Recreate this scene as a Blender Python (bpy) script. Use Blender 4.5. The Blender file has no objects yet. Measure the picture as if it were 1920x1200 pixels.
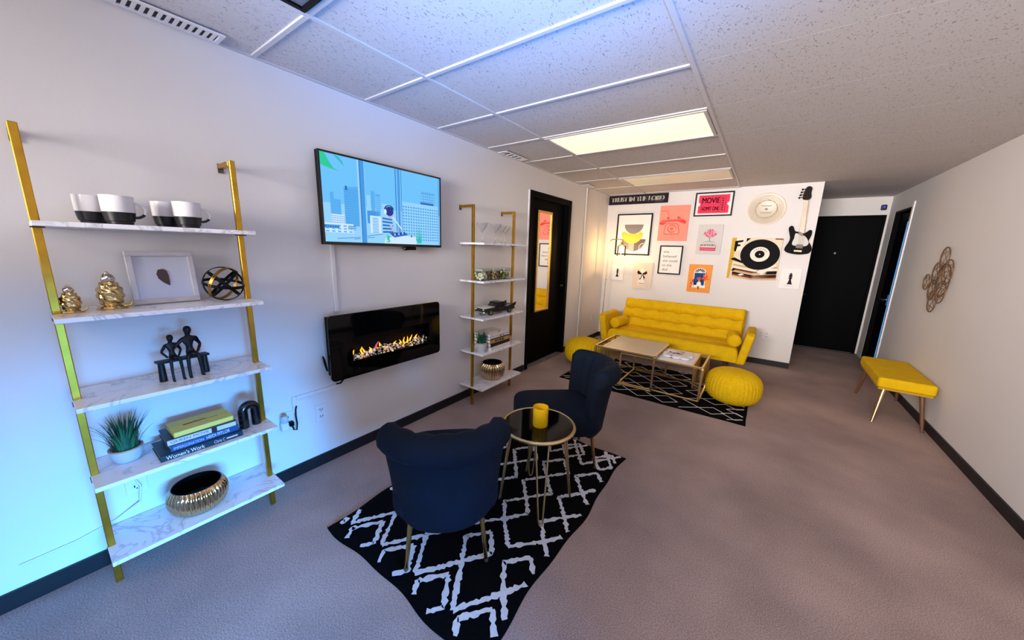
import bpy, bmesh, math, random
from mathutils import Vector, Matrix
random.seed(7)
S = bpy.context.scene
COL = S.collection
PI = math.pi
# ------------------------------------------------------------------ camera
H, D, XE, W = 2.352, 4.94, 2.667, 3.577       # ceiling height, far wall, far wall's end, right wall
TILE = 0.6096
YB = -5 * TILE                                 # wall behind the camera
YH = 6.60                                      # end of the hallway
AX, BX = 0.587, 0.587 + 2 * TILE               # ceiling runners
FPX, PITCH, YAW, ROLL = 650.49, -0.2018, -0.6197, 0.0304
cy_, sy_, cp_, sp_ = math.cos(YAW), math.sin(YAW), math.cos(PITCH), math.sin(PITCH)
fwd = Vector((sy_*cp_, cy_*cp_, sp_)); rgt = Vector((cy_, -sy_, 0)); up = rgt.cross(fwd)
r2 = rgt*math.cos(ROLL) + up*math.sin(ROLL); u2 = up*math.cos(ROLL) - rgt*math.sin(ROLL)
cam = bpy.data.cameras.new('camera'); camo = bpy.data.objects.new('camera', cam); COL.objects.link(camo)
M = Matrix((r2, u2, -fwd)).transposed().to_4x4(); M.translation = (2.2264, -0.8126, 1.4543)
camo.matrix_world = M
cam.sensor_fit = 'HORIZONTAL'; cam.sensor_width = 36; cam.lens = 36*FPX/1920; cam.clip_start = 0.02
S.camera = camo
# ------------------------------------------------------------------ view, world, big lights
S.view_settings.view_transform = 'Standard'; S.view_settings.look = 'None'
S.view_settings.gamma = 1; S.view_settings.use_curve_mapping = False
S.view_settings.exposure = 0.55
wd = bpy.data.worlds.new('world'); S.world = wd; wd.use_nodes = True
wd.node_tree.nodes['Background'].inputs[0].default_value = (.6, .7, 1, 1)
wd.node_tree.nodes['Background'].inputs[1].default_value = 0.5

def area(name, loc, to, sx, sy, power, color, spread=180):
    l = bpy.data.lights.new(name, 'AREA'); l.shape = 'RECTANGLE'; l.size = sx; l.size_y = sy
    l.energy = power; l.color = color; l.spread = math.radians(spread)
    o = bpy.data.objects.new(name, l); COL.objects.link(o)
    o.location = loc; o.rotation_euler = Vector(to).to_track_quat('-Z', 'Y').to_euler()
    return o
# added general fill, set at an added front window behind the camera
area('added_front_fill', (1.7, YB+.06, 1.72), (0.17, 1, -0.05), 2.3, .9, 100, (1.0, .92, .87), 76)
# cold light of the low side window on the right wall behind the camera
area('side_window_daylight', (W-.05, -.85, .66), (-1, .06, -.22), 1.1, .5, 18, (.07, .38, 1.0), 44)
# added blue fill lamp at the same window, aimed up to tint the ceiling
area('added_ceiling_fill', (W-.05, -.75, .74), (-1, .55, .85), 1.2, .5, 17, (.03, .30, 1.0), 40)
# ceiling panel behind the camera
area('rear_panel_light', ((AX+BX)/2, -3.5*TILE, H-.02), (0, 0, -1), 1.1, .5, 5, (1.0, .88, .78))

# ------------------------------------------------------------------ materials
def lin(h):
    h = h.lstrip('#'); v = [int(h[i:i+2], 16)/255 for i in (0, 2, 4)]
    return tuple(c/12.92 if c <= .04045 else ((c+.055)/1.055)**2.4 for c in v) + (1,)
MATS = {}
def mat(name, col, rough=.6, metal=0, var=0, vscale=8, bump=0, bscale=80, emit=0, ecol=None, trans=0, ior=1.45, sheen=0, coat=0, spec=None):
    if name in MATS: return MATS[name]
    m = bpy.data.materials.new(name); m.use_nodes = True; nt = m.node_tree; N, L = nt.nodes, nt.links
    b = N['Principled BSDF']; c = lin(col)
    b.inputs['Base Color'].default_value = c; b.inputs['Roughness'].default_value = rough; b.inputs['Metallic'].default_value = metal
    b.inputs['Transmission Weight'].default_value = trans; b.inputs['IOR'].default_value = ior
    b.inputs['Sheen Weight'].default_value = sheen; b.inputs['Coat Weight'].default_value = coat
    if spec is not None: b.inputs['Specular IOR Level'].default_value = spec
    tc = N.new('ShaderNodeTexCoord')
    if var:
        n = N.new('ShaderNodeTexNoise'); n.inputs['Scale'].default_value = vscale; n.inputs['Detail'].default_value = 5
        L.new(tc.outputs['Object'], n.inputs['Vector'])
        r = N.new('ShaderNodeValToRGB'); e = r.color_ramp.elements
        e[0].position = .3; e[1].position = .7
        e[0].color = tuple(x*(1-var) for x in c[:3]) + (1,); e[1].color = tuple(min(1, x*(1+var)) for x in c[:3]) + (1,)
        L.new(n.outputs['Fac'], r.inputs['Fac']); L.new(r.outputs['Color'], b.inputs['Base Color'])
    if bump:
        n = N.new('ShaderNodeTexNoise'); n.inputs['Scale'].default_value = bscale; n.inputs['Detail'].default_value = 3
        L.new(tc.outputs['Object'], n.inputs['Vector'])
        bp = N.new('ShaderNodeBump'); bp.inputs['Strength'].default_value = bump; bp.inputs['Distance'].default_value = .004
        L.new(n.outputs['Fac'], bp.inputs['Height']); L.new(bp.outputs['Normal'], b.inputs['Normal'])
    if emit:
        b.inputs['Emission Color'].default_value = lin(ecol or col); b.inputs['Emission Strength'].default_value = emit
    MATS[name] = m
    return m
def ramp_mix(m, tex_setup, c0, c1, p0, p1):
    nt = m.node_tree; N, L = nt.nodes, nt.links
    out = tex_setup(N, L)
    r = N.new('ShaderNodeValToRGB'); e = r.color_ramp.elements
    e[0].position = p0; e[1].position = p1; e[0].color = lin(c0); e[1].color = lin(c1)
    L.new(out, r.inputs['Fac']); L.new(r.outputs['Color'], N['Principled BSDF'].inputs['Base Color'])
    return m
def carpet():
    m = mat('carpet', '8f7c77', .95, bump=.18, bscale=520, spec=.1, sheen=0)
    nt = m.node_tree; N, L = nt.nodes, nt.links; tc = N.new('ShaderNodeTexCoord')
    a = N.new('ShaderNodeTexNoise'); a.inputs['Scale'].default_value = 1.6; a.inputs['Detail'].default_value = 6
    f = N.new('ShaderNodeTexNoise'); f.inputs['Scale'].default_value = 210; f.inputs['Detail'].default_value = 4
    for n in (a, f): L.new(tc.outputs['Object'], n.inputs['Vector'])
    ra = N.new('ShaderNodeValToRGB'); ra.color_ramp.elements[0].position = .35; ra.color_ramp.elements[1].position = .65
    ra.color_ramp.elements[0].color = lin('8f7c77'); ra.color_ramp.elements[1].color = lin('a8928b')
    rf = N.new('ShaderNodeValToRGB'); rf.color_ramp.elements[0].position = .35; rf.color_ramp.elements[1].position = .65
    rf.color_ramp.elements[0].color = (.72, .72, .72, 1); rf.color_ramp.elements[1].color = (1.42, 1.42, 1.42, 1)
    L.new(a.outputs['Fac'], ra.inputs['Fac']); L.new(f.outputs['Fac'], rf.inputs['Fac'])
    mx = N.new('ShaderNodeMix'); mx.data_type = 'RGBA'; mx.blend_type = 'MULTIPLY'; mx.inputs['Factor'].default_value = 1
    L.new(ra.outputs['Color'], mx.inputs['A']); L.new(rf.outputs['Color'], mx.inputs['B'])
    L.new(mx.outputs['Result'], N['Principled BSDF'].inputs['Base Color'])
    return m
def tile_mat():
    m = mat('ceiling_tile', 'd6d2cf', .95)
    nt = m.node_tree; N, L = nt.nodes, nt.links
    g = N.new('ShaderNodeNewGeometry'); mp = N.new('ShaderNodeMapping'); mp.inputs['Scale'].default_value = (150, 70, 60)
    mp.inputs['Rotation'].default_value = (0, 0, .5)
    n = N.new('ShaderNodeTexNoise'); n.inputs['Scale'].default_value = 1.0; n.inputs['Detail'].default_value = 1.5; n.inputs['Distortion'].default_value = .8
    L.new(g.outputs['Position'], mp.inputs['Vector']); L.new(mp.outputs['Vector'], n.inputs['Vector'])
    r = N.new('ShaderNodeValToRGB'); r.color_ramp.elements[0].position = .31; r.color_ramp.elements[1].position = .38
    r.color_ramp.elements[0].color = lin('96918f'); r.color_ramp.elements[1].color = lin('c8c3c2')
    L.new(n.outputs['Fac'], r.inputs['Fac']); L.new(r.outputs['Color'], N['Principled BSDF'].inputs['Base Color'])
    bp = N.new('ShaderNodeBump'); bp.inputs['Strength'].default_value = .5; bp.inputs['Distance'].default_value = .004
    L.new(r.outputs['Color'], bp.inputs['Height']); L.new(bp.outputs['Normal'], N['Principled BSDF'].inputs['Normal'])
    return m
def marble():
    m = mat('marble_board', 'e6e6ea', .25, coat=.2)
    def t(N, L):
        tc = N.new('ShaderNodeTexCoord'); n = N.new('ShaderNodeTexNoise'); n.inputs['Scale'].default_value = 3.2
        n.inputs['Detail'].default_value = 7; n.inputs['Distortion'].default_value = 2.2
        L.new(tc.outputs['Object'], n.inputs['Vector'])
        s = N.new('ShaderNodeMath'); s.operation = 'SUBTRACT'; s.inputs[1].default_value = .5
        a = N.new('ShaderNodeMath'); a.operation = 'ABSOLUTE'
        L.new(n.outputs['Fac'], s.inputs[0]); L.new(s.outputs[0], a.inputs[0]); return a.outputs[0]
    return ramp_mix(m, t, 'bcbac2', 'e4e3e8', .0, .022)
WALL = mat('wall_paint', 'dcd8d6', .75, var=.015, vscale=2, bump=.06, bscale=120)
CARPET = carpet(); TILEM = tile_mat(); MARBLE = marble()
BLACKP = mat('black_paint', '040405', .6, spec=.06, bump=.03, bscale=30)
BASEB = mat('black_vinyl', '0d0c10', .5, var=.2)
WHITEP = mat('white_plastic', 'dedbdc', .4, var=.01)
GRID = mat('grid_white', 'c6c3c3', .5, var=.01)
GOLD = mat('brushed_gold', 'b98d2f', .32, 1, var=.12, vscale=20)
PGOLD = mat('pale_gold', 'd9c08a', .28, 1, var=.08, vscale=15)
CHROMEG = mat('champagne_metal', 'c9b08a', .12, 1, var=.05)
MUST = mat('mustard_velvet', 'd9ae0a', .85, spec=.2, var=.08, vscale=14, bump=.15, bscale=200)
MUSTK = mat('mustard_knit', 'dcb20a', .85, spec=.2, var=.08, vscale=40, bump=.3, bscale=140)
NAVY = mat('navy_velvet', '081220', .85, var=.18, vscale=9, bump=.1, bscale=220, spec=.2)
BGLASS = mat('black_glass', '050506', .05, spec=.3)
GLASS = mat('clear_glass', 'ffffff', .02, trans=1, ior=1.45)
RUGB = mat('rug_black', '040406', .95, spec=.1, var=.3, vscale=60, bump=.8, bscale=300)
RUGW = mat('rug_white', 'd9d8dc', .95, var=.08, vscale=60, bump=.8, bscale=300)
BLKPL = mat('black_plastic', '070709', .45, var=.1, spec=.15)
PAPER = mat('white_paper', 'e8e6e2', .7, var=.01)

THIN = bpy.data.materials.new('thin_clear_glass'); THIN.use_nodes = True
_n = THIN.node_tree; _n.nodes.clear(); _o = _n.nodes.new('ShaderNodeOutputMaterial'); _m = _n.nodes.new('ShaderNodeMixShader')
_t = _n.nodes.new('ShaderNodeBsdfTransparent'); _g = _n.nodes.new('ShaderNodeBsdfGlossy'); _g.inputs['Roughness'].default_value = .05
_f = _n.nodes.new('ShaderNodeFresnel'); _f.inputs['IOR'].default_value = 1.35
_n.links.new(_f.outputs[0], _m.inputs[0]); _n.links.new(_t.outputs[0], _m.inputs[1]); _n.links.new(_g.outputs[0], _m.inputs[2]); _n.links.new(_m.outputs[0], _o.inputs[0])
# ------------------------------------------------------------------ mesh building
class MB:
    def __init__(s): s.v = []; s.f = []; s.m = []
    def add(s, vs, fs, m=0):
        o = len(s.v); s.v += [tuple(p) for p in vs]; s.f += [tuple(i+o for i in f) for f in fs]; s.m += [m]*len(fs); return s
    def box(s, x0, x1, y0, y1, z0, z1, m=0):
        vs = [(x, y, z) for x in (x0, x1) for y in (y0, y1) for z in (z0, z1)]
        return s.add(vs, [(0,1,3,2),(4,6,7,5),(0,4,5,1),(2,3,7,6),(0,2,6,4),(1,5,7,3)], m)
    def tube(s, pts, r, n=8, closed=False, m=0, flat=None):
        pts = [Vector(p) for p in pts]; k = len(pts); rs = r if isinstance(r, (list, tuple)) else [r]*k
        t0 = (pts[1]-pts[0]).normalized(); a = Vector((0,0,1)) if abs(t0.z) < .9 else Vector((1,0,0))
        nrm = t0.cross(a).normalized(); vs = []
        for i in range(k):
            if closed: t = (pts[(i+1) % k]-pts[i-1]).normalized()
            else: t = (pts[min(i+1, k-1)]-pts[max(i-1, 0)]).normalized()
            nrm = (nrm - t*nrm.dot(t)).normalized(); b = t.cross(nrm)
            for j in range(n):
                an = 2*PI*j/n
                vs.append(pts[i] + nrm*math.cos(an)*rs[i] + b*math.sin(an)*rs[i]*(flat or 1))
        fs = []
        for i in range(k if closed else k-1):
            for j in range(n):
                p, q = i*n, ((i+1) % k)*n
                fs.append((p+j, p+(j+1) % n, q+(j+1) % n, q+j))
        if not closed: fs += [tuple(range(n))[::-1], tuple((k-1)*n+j for j in range(n))]
        return s.add(vs, fs, m)
    def cyl(s, p0, p1, r0, r1=None, n=20, m=0): return s.tube([p0, p1], [r0, r0 if r1 is None else r1], n, m=m)
    def lathe(s, prof, n=40, c=(0,0,0), m=0, rib=None):
        vs, fs = [], []
        for i, (r, z) in enumerate(prof):
            for j in range(n):
                a = 2*PI*j/n; rr = r*(1 + (rib(a, i) if rib else 0))
                vs.append((c[0]+rr*math.cos(a), c[1]+rr*math.sin(a), c[2]+z))
        for i in range(len(prof)-1):
            for j in range(n):
                fs.append((i*n+j, i*n+(j+1) % n, (i+1)*n+(j+1) % n, (i+1)*n+j))
        return s.add(vs, fs, m)
    def prism(s, poly, fn, w0, w1, m=0):
        n = len(poly); vs = [fn(u, v, w0) for u, v in poly] + [fn(u, v, w1) for u, v in poly]
        fs = [tuple(range(n)), tuple(range(n, 2*n))[::-1]] + [(i, (i+1) % n, n+(i+1) % n, n+i) for i in range(n)]
        return s.add(vs, fs, m)
    def poly(s, pts, fn, w, m=0): return s.add([fn(u, v, w) for u, v in pts], [tuple(range(len(pts)))], m)
    def sphere(s, c, rx, ry=None, rz=None, nu=20, nv=12, m=0, fn=None):
        ry = ry or rx; rz = rz or rx; vs = []; fs = []
        for i in range(nv+1):
            p = PI*i/nv - PI/2
            for j in range(nu):
                a = 2*PI*j/nu; k = fn(a, p) if fn else 1
                vs.append((c[0]+rx*math.cos(p)*math.cos(a)*k, c[1]+ry*math.cos(p)*math.sin(a)*k, c[2]+rz*math.sin(p)*k))
        for i in range(nv):
            for j in range(nu): fs.append((i*nu+j, i*nu+(j+1) % nu, (i+1)*nu+(j+1) % nu, (i+1)*nu+j))
        return s.add(vs, fs, m)
    def grid(s, nu, nv, fn, m=0, wrap=False):
        vs = [fn(i/nu, j/nv) for j in range(nv+1) for i in range(nu+1)]
        fs = [(j*(nu+1)+i, j*(nu+1)+i+1, (j+1)*(nu+1)+i+1, (j+1)*(nu+1)+i) for j in range(nv) for i in range(nu)]
        return s.add(vs, fs, m)
    def strip(s, pts, w, fn, d, m=0, jit=0):
        """flat ribbon along a 2D polyline"""
        P = [Vector((p[0], p[1])) for p in pts]; vs = []; k = len(P)
        for i in range(k):
            t = P[min(i+1, k-1)]-P[max(i-1, 0)]; t = t.normalized() if t.length else Vector((1, 0)); n = Vector((-t.y, t.x))
            ww = w/2*(1+random.uniform(-jit, jit)); a = P[i]+n*ww; b = P[i]-n*ww
            vs += [fn(a.x, a.y, d), fn(b.x, b.y, d)]
        return s.add(vs, [(2*i, 2*i+1, 2*i+3, 2*i+2) for i in range(k-1)], m)
    def build(s, name, mats, parent=None, smooth=False, bevel=0, seg=2, sub=0, weld=False):
        me = bpy.data.meshes.new(name); me.from_pydata(s.v, [], s.f)
        if not isinstance(mats, (list, tuple)): mats = [mats]
        for mm in mats: me.materials.append(mm)
        if len(mats) > 1: me.polygons.foreach_set('material_index', s.m)
        bm = bmesh.new(); bm.from_mesh(me)
        if weld: bmesh.ops.remove_doubles(bm, verts=bm.verts, dist=1e-5)
        if all(len(f.verts) > 2 for f in bm.faces): bmesh.ops.recalc_face_normals(bm, faces=bm.faces)
        bm.to_mesh(me); bm.free()
        if smooth:
            me.polygons.foreach_set('use_smooth', [True]*len(me.polygons)); me.set_sharp_from_angle(angle=math.radians(smooth if smooth is not True else 50))
        o = bpy.data.objects.new(name, me); COL.objects.link(o); o.parent = parent
        if bevel:
            b = o.modifiers.new('bevel', 'BEVEL'); b.width = bevel; b.segments = seg; b.limit_method = 'ANGLE'
            if seg > 1: me.polygons.foreach_set('use_smooth', [True]*len(me.polygons)); b.harden_normals = True
        if sub:
            b = o.modifiers.new('sub', 'SUBSURF'); b.levels = sub; b.render_levels = sub
        return o
def B(*a): return MB().box(*a)
def thing(name, label, cat, loc=(0,0,0), rz=0, group=None):
    o = bpy.data.objects.new(name, None); COL.objects.link(o); o.location = loc; o.rotation_euler = (0, 0, rz); o.empty_display_size = .05
    o['label'] = label; o['category'] = cat
    if group: o['group'] = group
    return o
def tag(o, label, cat, group=None):
    o['label'] = label; o['category'] = cat
    if group: o['group'] = group
    return o
def struct(o, label=None):
    o['kind'] = 'structure'
    if label: o['label'] = label
    return o
def share(name, src, loc, parent, scale=(1,1,1), rot=(0,0,0), m=None):
    o = bpy.data.objects.new(name, src.data); COL.objects.link(o); o.parent = parent; o.location = loc; o.scale = scale; o.rotation_euler = rot
    for md in src.modifiers:
        n = o.modifiers.new(md.name, md.type)
        for a in ('width', 'segments', 'limit_method', 'levels', 'render_levels', 'harden_normals'):
            if hasattr(md, a):
                try: setattr(n, a, getattr(md, a))
                except Exception: pass
    return o
def copy_tree(root, loc, rz=None, label=None):
    r = root.copy(); COL.objects.link(r); r.location = loc
    if rz is not None: r.rotation_euler = (0, 0, rz)
    if label: r['label'] = label
    for c in list(root.children):
        k = c.copy(); COL.objects.link(k); k.parent = r
        for g in list(c.children):
            d = g.copy(); COL.objects.link(d); d.parent = k
    return r
_tc = {}
def text_geo(txt):
    if txt not in _tc:
        c = bpy.data.curves.new('t', 'FONT'); c.body = txt; o = bpy.data.objects.new('t', c); COL.objects.link(o)
        bpy.context.view_layer.update()
        me = bpy.data.meshes.new_from_object(o.evaluated_get(bpy.context.evaluated_depsgraph_get()))
        vs = [(v.co.x, v.co.y) for v in me.vertices]; fs = [tuple(p.vertices) for p in me.polygons]
        bpy.data.objects.remove(o); bpy.data.curves.remove(c); bpy.data.meshes.remove(me); _tc[txt] = (vs, fs)
    return _tc[txt]
def put_text(mb, txt, u0, u1, v0, v1, fn, w, m=0, bold=0):
    vs, fs = text_geo(txt); xs = [p[0] for p in vs]; ys = [p[1] for p in vs]
    a, b, c, d = min(xs), max(xs), min(ys), max(ys)
    for k in ([0] if not bold else [-bold, 0, bold]):
        mb.add([fn(u0+(x-a)/(b-a)*(u1-u0)+k, v0+(y-c)/(d-c)*(v1-v0), w + abs(k)*.01) for x, y in vs], fs, m)
def circ(u, v, r, r2=None, n=36, a0=0, a1=2*PI):
    r2 = r2 or r; full = abs(a1-a0-2*PI) < 1e-6; k = n if full else n+1
    return [(u+r*math.cos(a0+(a1-a0)*i/n), v+r2*math.sin(a0+(a1-a0)*i/n)) for i in range(k)]
def rect(u0, u1, v0, v1): return [(u0, v0), (u1, v0), (u1, v1), (u0, v1)]
# ------------------------------------------------------------------ the room
TH = .12
struct(B(-.3, W+.9, YB-TH, YH+TH, -.1, 0).build('floor', CARPET))
DY0, DY1, DZ = 2.57, 3.60, 2.105               # left door with its trim
wl = MB()
wl.box(-TH, 0, YB, DY0+.03, 0, H+.06).box(-TH, 0, DY1-.03, D, 0, H+.06).box(-TH, 0, DY0+.03, DY1-.03, DZ-.03, H+.06)
struct(wl.build('wall_left', WALL))
struct(B(-TH, XE, D, D+TH, 0, H+.06).build('wall_far', WALL))
struct(B(XE-TH, XE, D+TH, YH, 0, H+.06).build('wall_hallway', WALL))
struct(MB().box(XE-TH, W+TH, YH, YH+TH, 2.10, H+.06).box(XE-TH, XE+.035, YH, YH+TH, 0, 2.10).box(3.555, W+TH, YH, YH+TH, 0, 2.10).build('wall_hallway_end', WALL))
RD0, RD1 = 5.56, 6.30                          # right wall door
wy0, wy1, wz0, wz1 = -1.42, -.08, .40, 1.04    # low side window
wr = MB()
wr.box(W, W+TH, wy1, RD0, 0, H+.06).box(W, W+TH, RD1, YH, 0, H+.06).box(W, W+TH, RD0, RD1, 2.11, H+.06)
wr.box(W, W+TH, YB, wy0, 0, H+.06).box(W, W+TH, wy0, wy1, 0, wz0).box(W, W+TH, wy0, wy1, wz1, H+.06)
struct(wr.build('wall_right', WALL))
wb = MB()
wb.box(-TH, .3, YB-TH, YB, 0, H+.06).box(3.5, W+TH, YB-TH, YB, 0, H+.06).box(.3, 3.5, YB-TH, YB, 0, 1.2).box(.3, 3.5, YB-TH, YB, 2.2, H+.06)
struct(wb.build('wall_rear', WALL))
struct(B(0, 2.2, -1.6, -1.5, 0, 1.44).build('light_blocker', WALL))  # added unseen half-wall, shades the lower left from the warm front light
# windows behind the camera with glowing panes; the front one is added for fill
PANEN = mat('added_glow_pane', 'cfdcf2', .1, emit=.9)
PANEB = mat('blue_lit_pane', '4f9cf0', .1, emit=.9)
def window(name, frame, pane, bars):
    o = struct(frame.build(name, GRID)); o2 = pane.build('pane', bars, o); return o
fw = MB()
for x in (.3, 1.33, 2.4, 3.44): fw.box(x, x+.06, YB-.09, YB-.03, 1.2, 2.2)
fw.box(.3, 3.5, YB-.09, YB-.03, 1.2, 1.26).box(.3, 3.5, YB-.09, YB-.03, 2.14, 2.2)
window('added_window', fw, B(.36, 3.44, YB-.08, YB-.07, 1.26, 2.14), PANEN)
fw = MB()
for y in (wy0, (wy0+wy1)/2, wy1-.05): fw.box(W+.03, W+.09, y, y+.05, wz0, wz1)
fw.box(W+.03, W+.09, wy0, wy1, wz0, wz0+.05).box(W+.03, W+.09, wy0, wy1, wz1-.05, wz1)
window('window_2', fw, B(W+.07, W+.08, wy0+.05, wy1-.05, wz0+.05, wz1-.05), PANEB)
# baseboards
bh = .075
struct(MB().box(0, .012, YB, DY0-.002, 0, bh).box(0, .012, DY1+.002, D, 0, bh).build('baseboard_left', BASEB))
struct(B(0, XE, D-.012, D, 0, bh).build('baseboard_far', BASEB))
struct(MB().box(W-.012, W, YB, RD0-.05, 0, bh).build('baseboard_right', BASEB))

# ceiling: slab, tiles one by one, metal grid bars one by one
ceil = struct(B(-.3, W+.9, YB-TH, YH+TH, H+.06, H+.14).build('ceiling', WALL))
def unit_box(name, m, parent, bevel=0):
    return B(-.5, .5, -.5, .5, 0, 1).build(name, m, parent, bevel=bevel, seg=1)
cols = [(0, AX), (AX, BX), (BX, W)]
LIT = [(1, 3), (1, 6), (1, -1), (1, -4)]        # cells holding light panels
src = {}
for k in range(-5, 11):
    y0, y1 = k*TILE, min((k+1)*TILE, YH)
    for ci, (x0, x1) in enumerate(cols):
        if y0 >= D:                              # hallway only
            if ci < 2: continue
            x0 = XE
        elif y1 > D and ci < 2: y1 = D
        if (ci, k) in LIT: continue
        key = (ci, round(y1-y0, 3), round(x0, 3))
        dz = 0
        cx, cyy = (x0+x1)/2, (y0+y1)/2
        if key not in src:
            g = .002 if ci == 2 else 0
            t = B(-(x1-x0)/2+.001, (x1-x0)/2-.001, -(y1-y0)/2+g/2, (y1-y0)/2-g/2, 0, .02).build('ceiling_tile', TILEM, ceil, bevel=0, seg=1)
            src[key] = t; t.location = (cx, cyy, H+.005+dz)
        else: share('ceiling_tile', src[key], (cx, cyy, H+.005+dz), ceil)
        y1 = min((k+1)*TILE, YH)
bw = .012
for x in (AX, BX): B(x-bw, x+bw, YB, D, H-.002, H+.03).build('grid_runner', GRID, ceil, bevel=.002, seg=1)
B(0, .02, YB, D, H-.002, H+.03).build('grid_edge', GRID, ceil)
B(.02, BX, D-.02, D, H-.002, H+.03).build('grid_edge', GRID, ceil)
for k in range(-4, 9):
    for x0, x1 in ((.02, AX-bw), (AX+bw, BX-bw)):
        if k*TILE > D: continue
        B(x0, x1, k*TILE-bw, k*TILE+bw, H-.002, H+.03).build('grid_crossbar', GRID, ceil, bevel=.002, seg=1)
# light panels
LENS_ON = mat('lit_acrylic_lens', 'efe8d0', .5, emit=.62, ecol='f4ebca')
LENS_DIM = mat('acrylic_lens', 'e6dcc0', .4, emit=.10, ecol='f4ebca')
LENS_OFF = mat('grey_acrylic_lens', '77777c', .3)
def panel(k, label, lens, frm):
    t = thing('ceiling_light', label, 'light', ((AX+BX)/2, (k+.5)*TILE, H-.004), 0, 'recessed ceiling light panels')
    hx, hy = TILE-.016, TILE/2-.016
    f = MB()
    f.box(-hx, hx, -hy, -hy+.022, -.002, .02).box(-hx, hx, hy-.022, hy, -.002, .02).box(-hx, -hx+.022, -hy+.022, hy-.022, -.002, .02).box(hx-.022, hx, -hy+.022, hy-.022, -.002, .02)
    f.build('frame', frm, t, bevel=.002, seg=1)
    MB().grid(16, 8, lambda u, v: ((u-.5)*2*(hx-.022), (v-.5)*2*(hy-.022), .006-.012*math.sin(PI*u)**.4*math.sin(PI*v)**.4)).build('diffuser', lens, t, smooth=True)
    return t
panel(3, 'glowing cream ceiling light panel in the middle of the grid ceiling', LENS_ON, GRID)
panel(6, 'dim pale ceiling light panel close to the picture wall', LENS_DIM, GRID)
panel(-1, 'unlit grey ceiling light panel with a dark frame at the top edge', LENS_OFF, BLKPL)
_p = panel(-4, 'x', LENS_ON, GRID)               # fixture behind the camera: part of the ceiling
for c_ in list(_p.children): c_.parent = ceil; c_.location = _p.location
bpy.data.objects.remove(_p)
# ceiling vents along the left wall
VDARK = mat('vent_dark', '2a2730', .7)
def vent(y0, y1, n, label):
    t = thing('ceiling_vent', label, 'vent', (.075, (y0+y1)/2, H-.006), 0, 'slotted ceiling vents over the left wall')
    h = (y1-y0)/2
    MB().box(-.045, .045, -h, h, .003, .008).build('duct', VDARK, t)
    MB().box(-.055, -.035, -h-.02, h+.02, -.004, .004).box(.035, .055, -h-.02, h+.02, -.004, .004).box(-.035, .035, -h-.02, -h, -.004, .004).box(-.035, .035, h, h+.02, -.004, .004).build('frame', WHITEP, t, bevel=.002, seg=1)
    s0 = B(-.035, .035, -.006, .006, -.003, .003).build('slat', WHITEP, t)
    s0.location = (0, -h+(2*h)/n*.5, 0)
    for i in range(1, n): share('slat', s0, (0, -h+2*h/n*(i+.5), 0), t)
    return t
vent(-.80, -.16, 26, 'long slotted white vent above the left shelf')
vent(1.98, 2.30, 5, 'small slotted vent in the ceiling before the black door')
vent(3.85, 4.05, 4, 'smallest ceiling vent in the far left corner')

# ---- door_1: black door in the left wall
d1 = struct(MB().box(-.092, -.05, DY0+.07, DY1-.07, .02, DZ-.06).build('door_1', BLACKP))
def frame_black(name, y0, y1, z1, xf, parent):
    m = MB()
    for a, b in ((y0, y0+.07), (y1-.07, y1)): m.box(-.095, xf, a, b, 0, z1)
    m.box(-.095, xf, y0+.07, y1-.07, z1-.07, z1)
    m.box(-.095, xf-.03, y0+.07, y0+.085, 0, z1-.07).box(-.095, xf-.03, y1-.085, y1-.07, 0, z1-.07)
    return m.build(name, BLACKP, parent, bevel=.006)
frame_black('door_frame', DY0+.004, DY1-.004, DZ, .016, d1)
MB().box(-.12, -.105, DY0+.03, DY1-.03, 0, DZ).build('door_back', BLACKP, d1)
B(-.095, .02, DY0+.076, DY1-.076, 0, .018).build('threshold', mat('worn_aluminium', '8b8684', .5, .5, var=.2), d1, bevel=.004)
MB().cyl((-.05, 3.46, .98), (-.02, 3.46, .98), .012).sphere((-.012, 3.46, .98), .024).build('door_knob', mat('dark_metal', '3a3a3d', .3, .9), d1, smooth=True)
struct(B(0, .010, DY0-.016, DY0+.003, 0, DZ).build('trim_1', mat('white_trim', 'e6e4e6', .4)))
# gold framed mirror on the door
t = thing('wall_mirror', 'tall narrow gold framed mirror hung on the black door', 'mirror', (-.048, 2.995, .685))
mw, mh = .168, 1.235; fr = MB()
for a, b, c, d in ((-mw, mw, 0, .028), (-mw, mw, mh-.028, mh), (-mw, -mw+.028, .028, mh-.028), (mw-.028, mw, .028, mh-.028)): fr.box(0, .022, a, b, c, d)
fr.build('frame', mat('mirror_gold', 'd8ae52', .35, .9, var=.1), t, bevel=.005)
B(0, .010, -mw+.02, mw-.02, .02, mh-.02).build('mirror_glass', mat('silver_mirror', 'eceae8', .015, 1), t)

# ---- door_2: black door at the end of the hallway
d2 = struct(B(XE+.07, 3.52, YH+.01, YH+.05, .01, 2.07).build('door_2', BLACKP))
MB().box(XE+.036, XE+.07, YH-.012, YH+.06, 0, 2.10).box(3.52, 3.554, YH-.012, YH+.06, 0, 2.10).box(XE+.07, 3.52, YH-.012, YH+.06, 2.07, 2.10).build('door_frame', BLACKP, d2, bevel=.004)
MB().cyl((2.815, YH+.01, .87), (2.815, YH-.03, .87), .012).sphere((2.815, YH-.045, .87), .026).build('door_knob', MATS['dark_metal'], d2, smooth=True)
MB().cyl((3.08, YH+.011, 1.54), (3.08, YH+.002, 1.54), .014).build('peephole', mat('dull_steel', '5a5a5c', .4, .8), d2, smooth=True)
struct(B(XE, 3.58, YH-.05, YH-.012, 0, .008).build('trim_2', mat('dark_strip', '2c2829', .6)))
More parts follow.
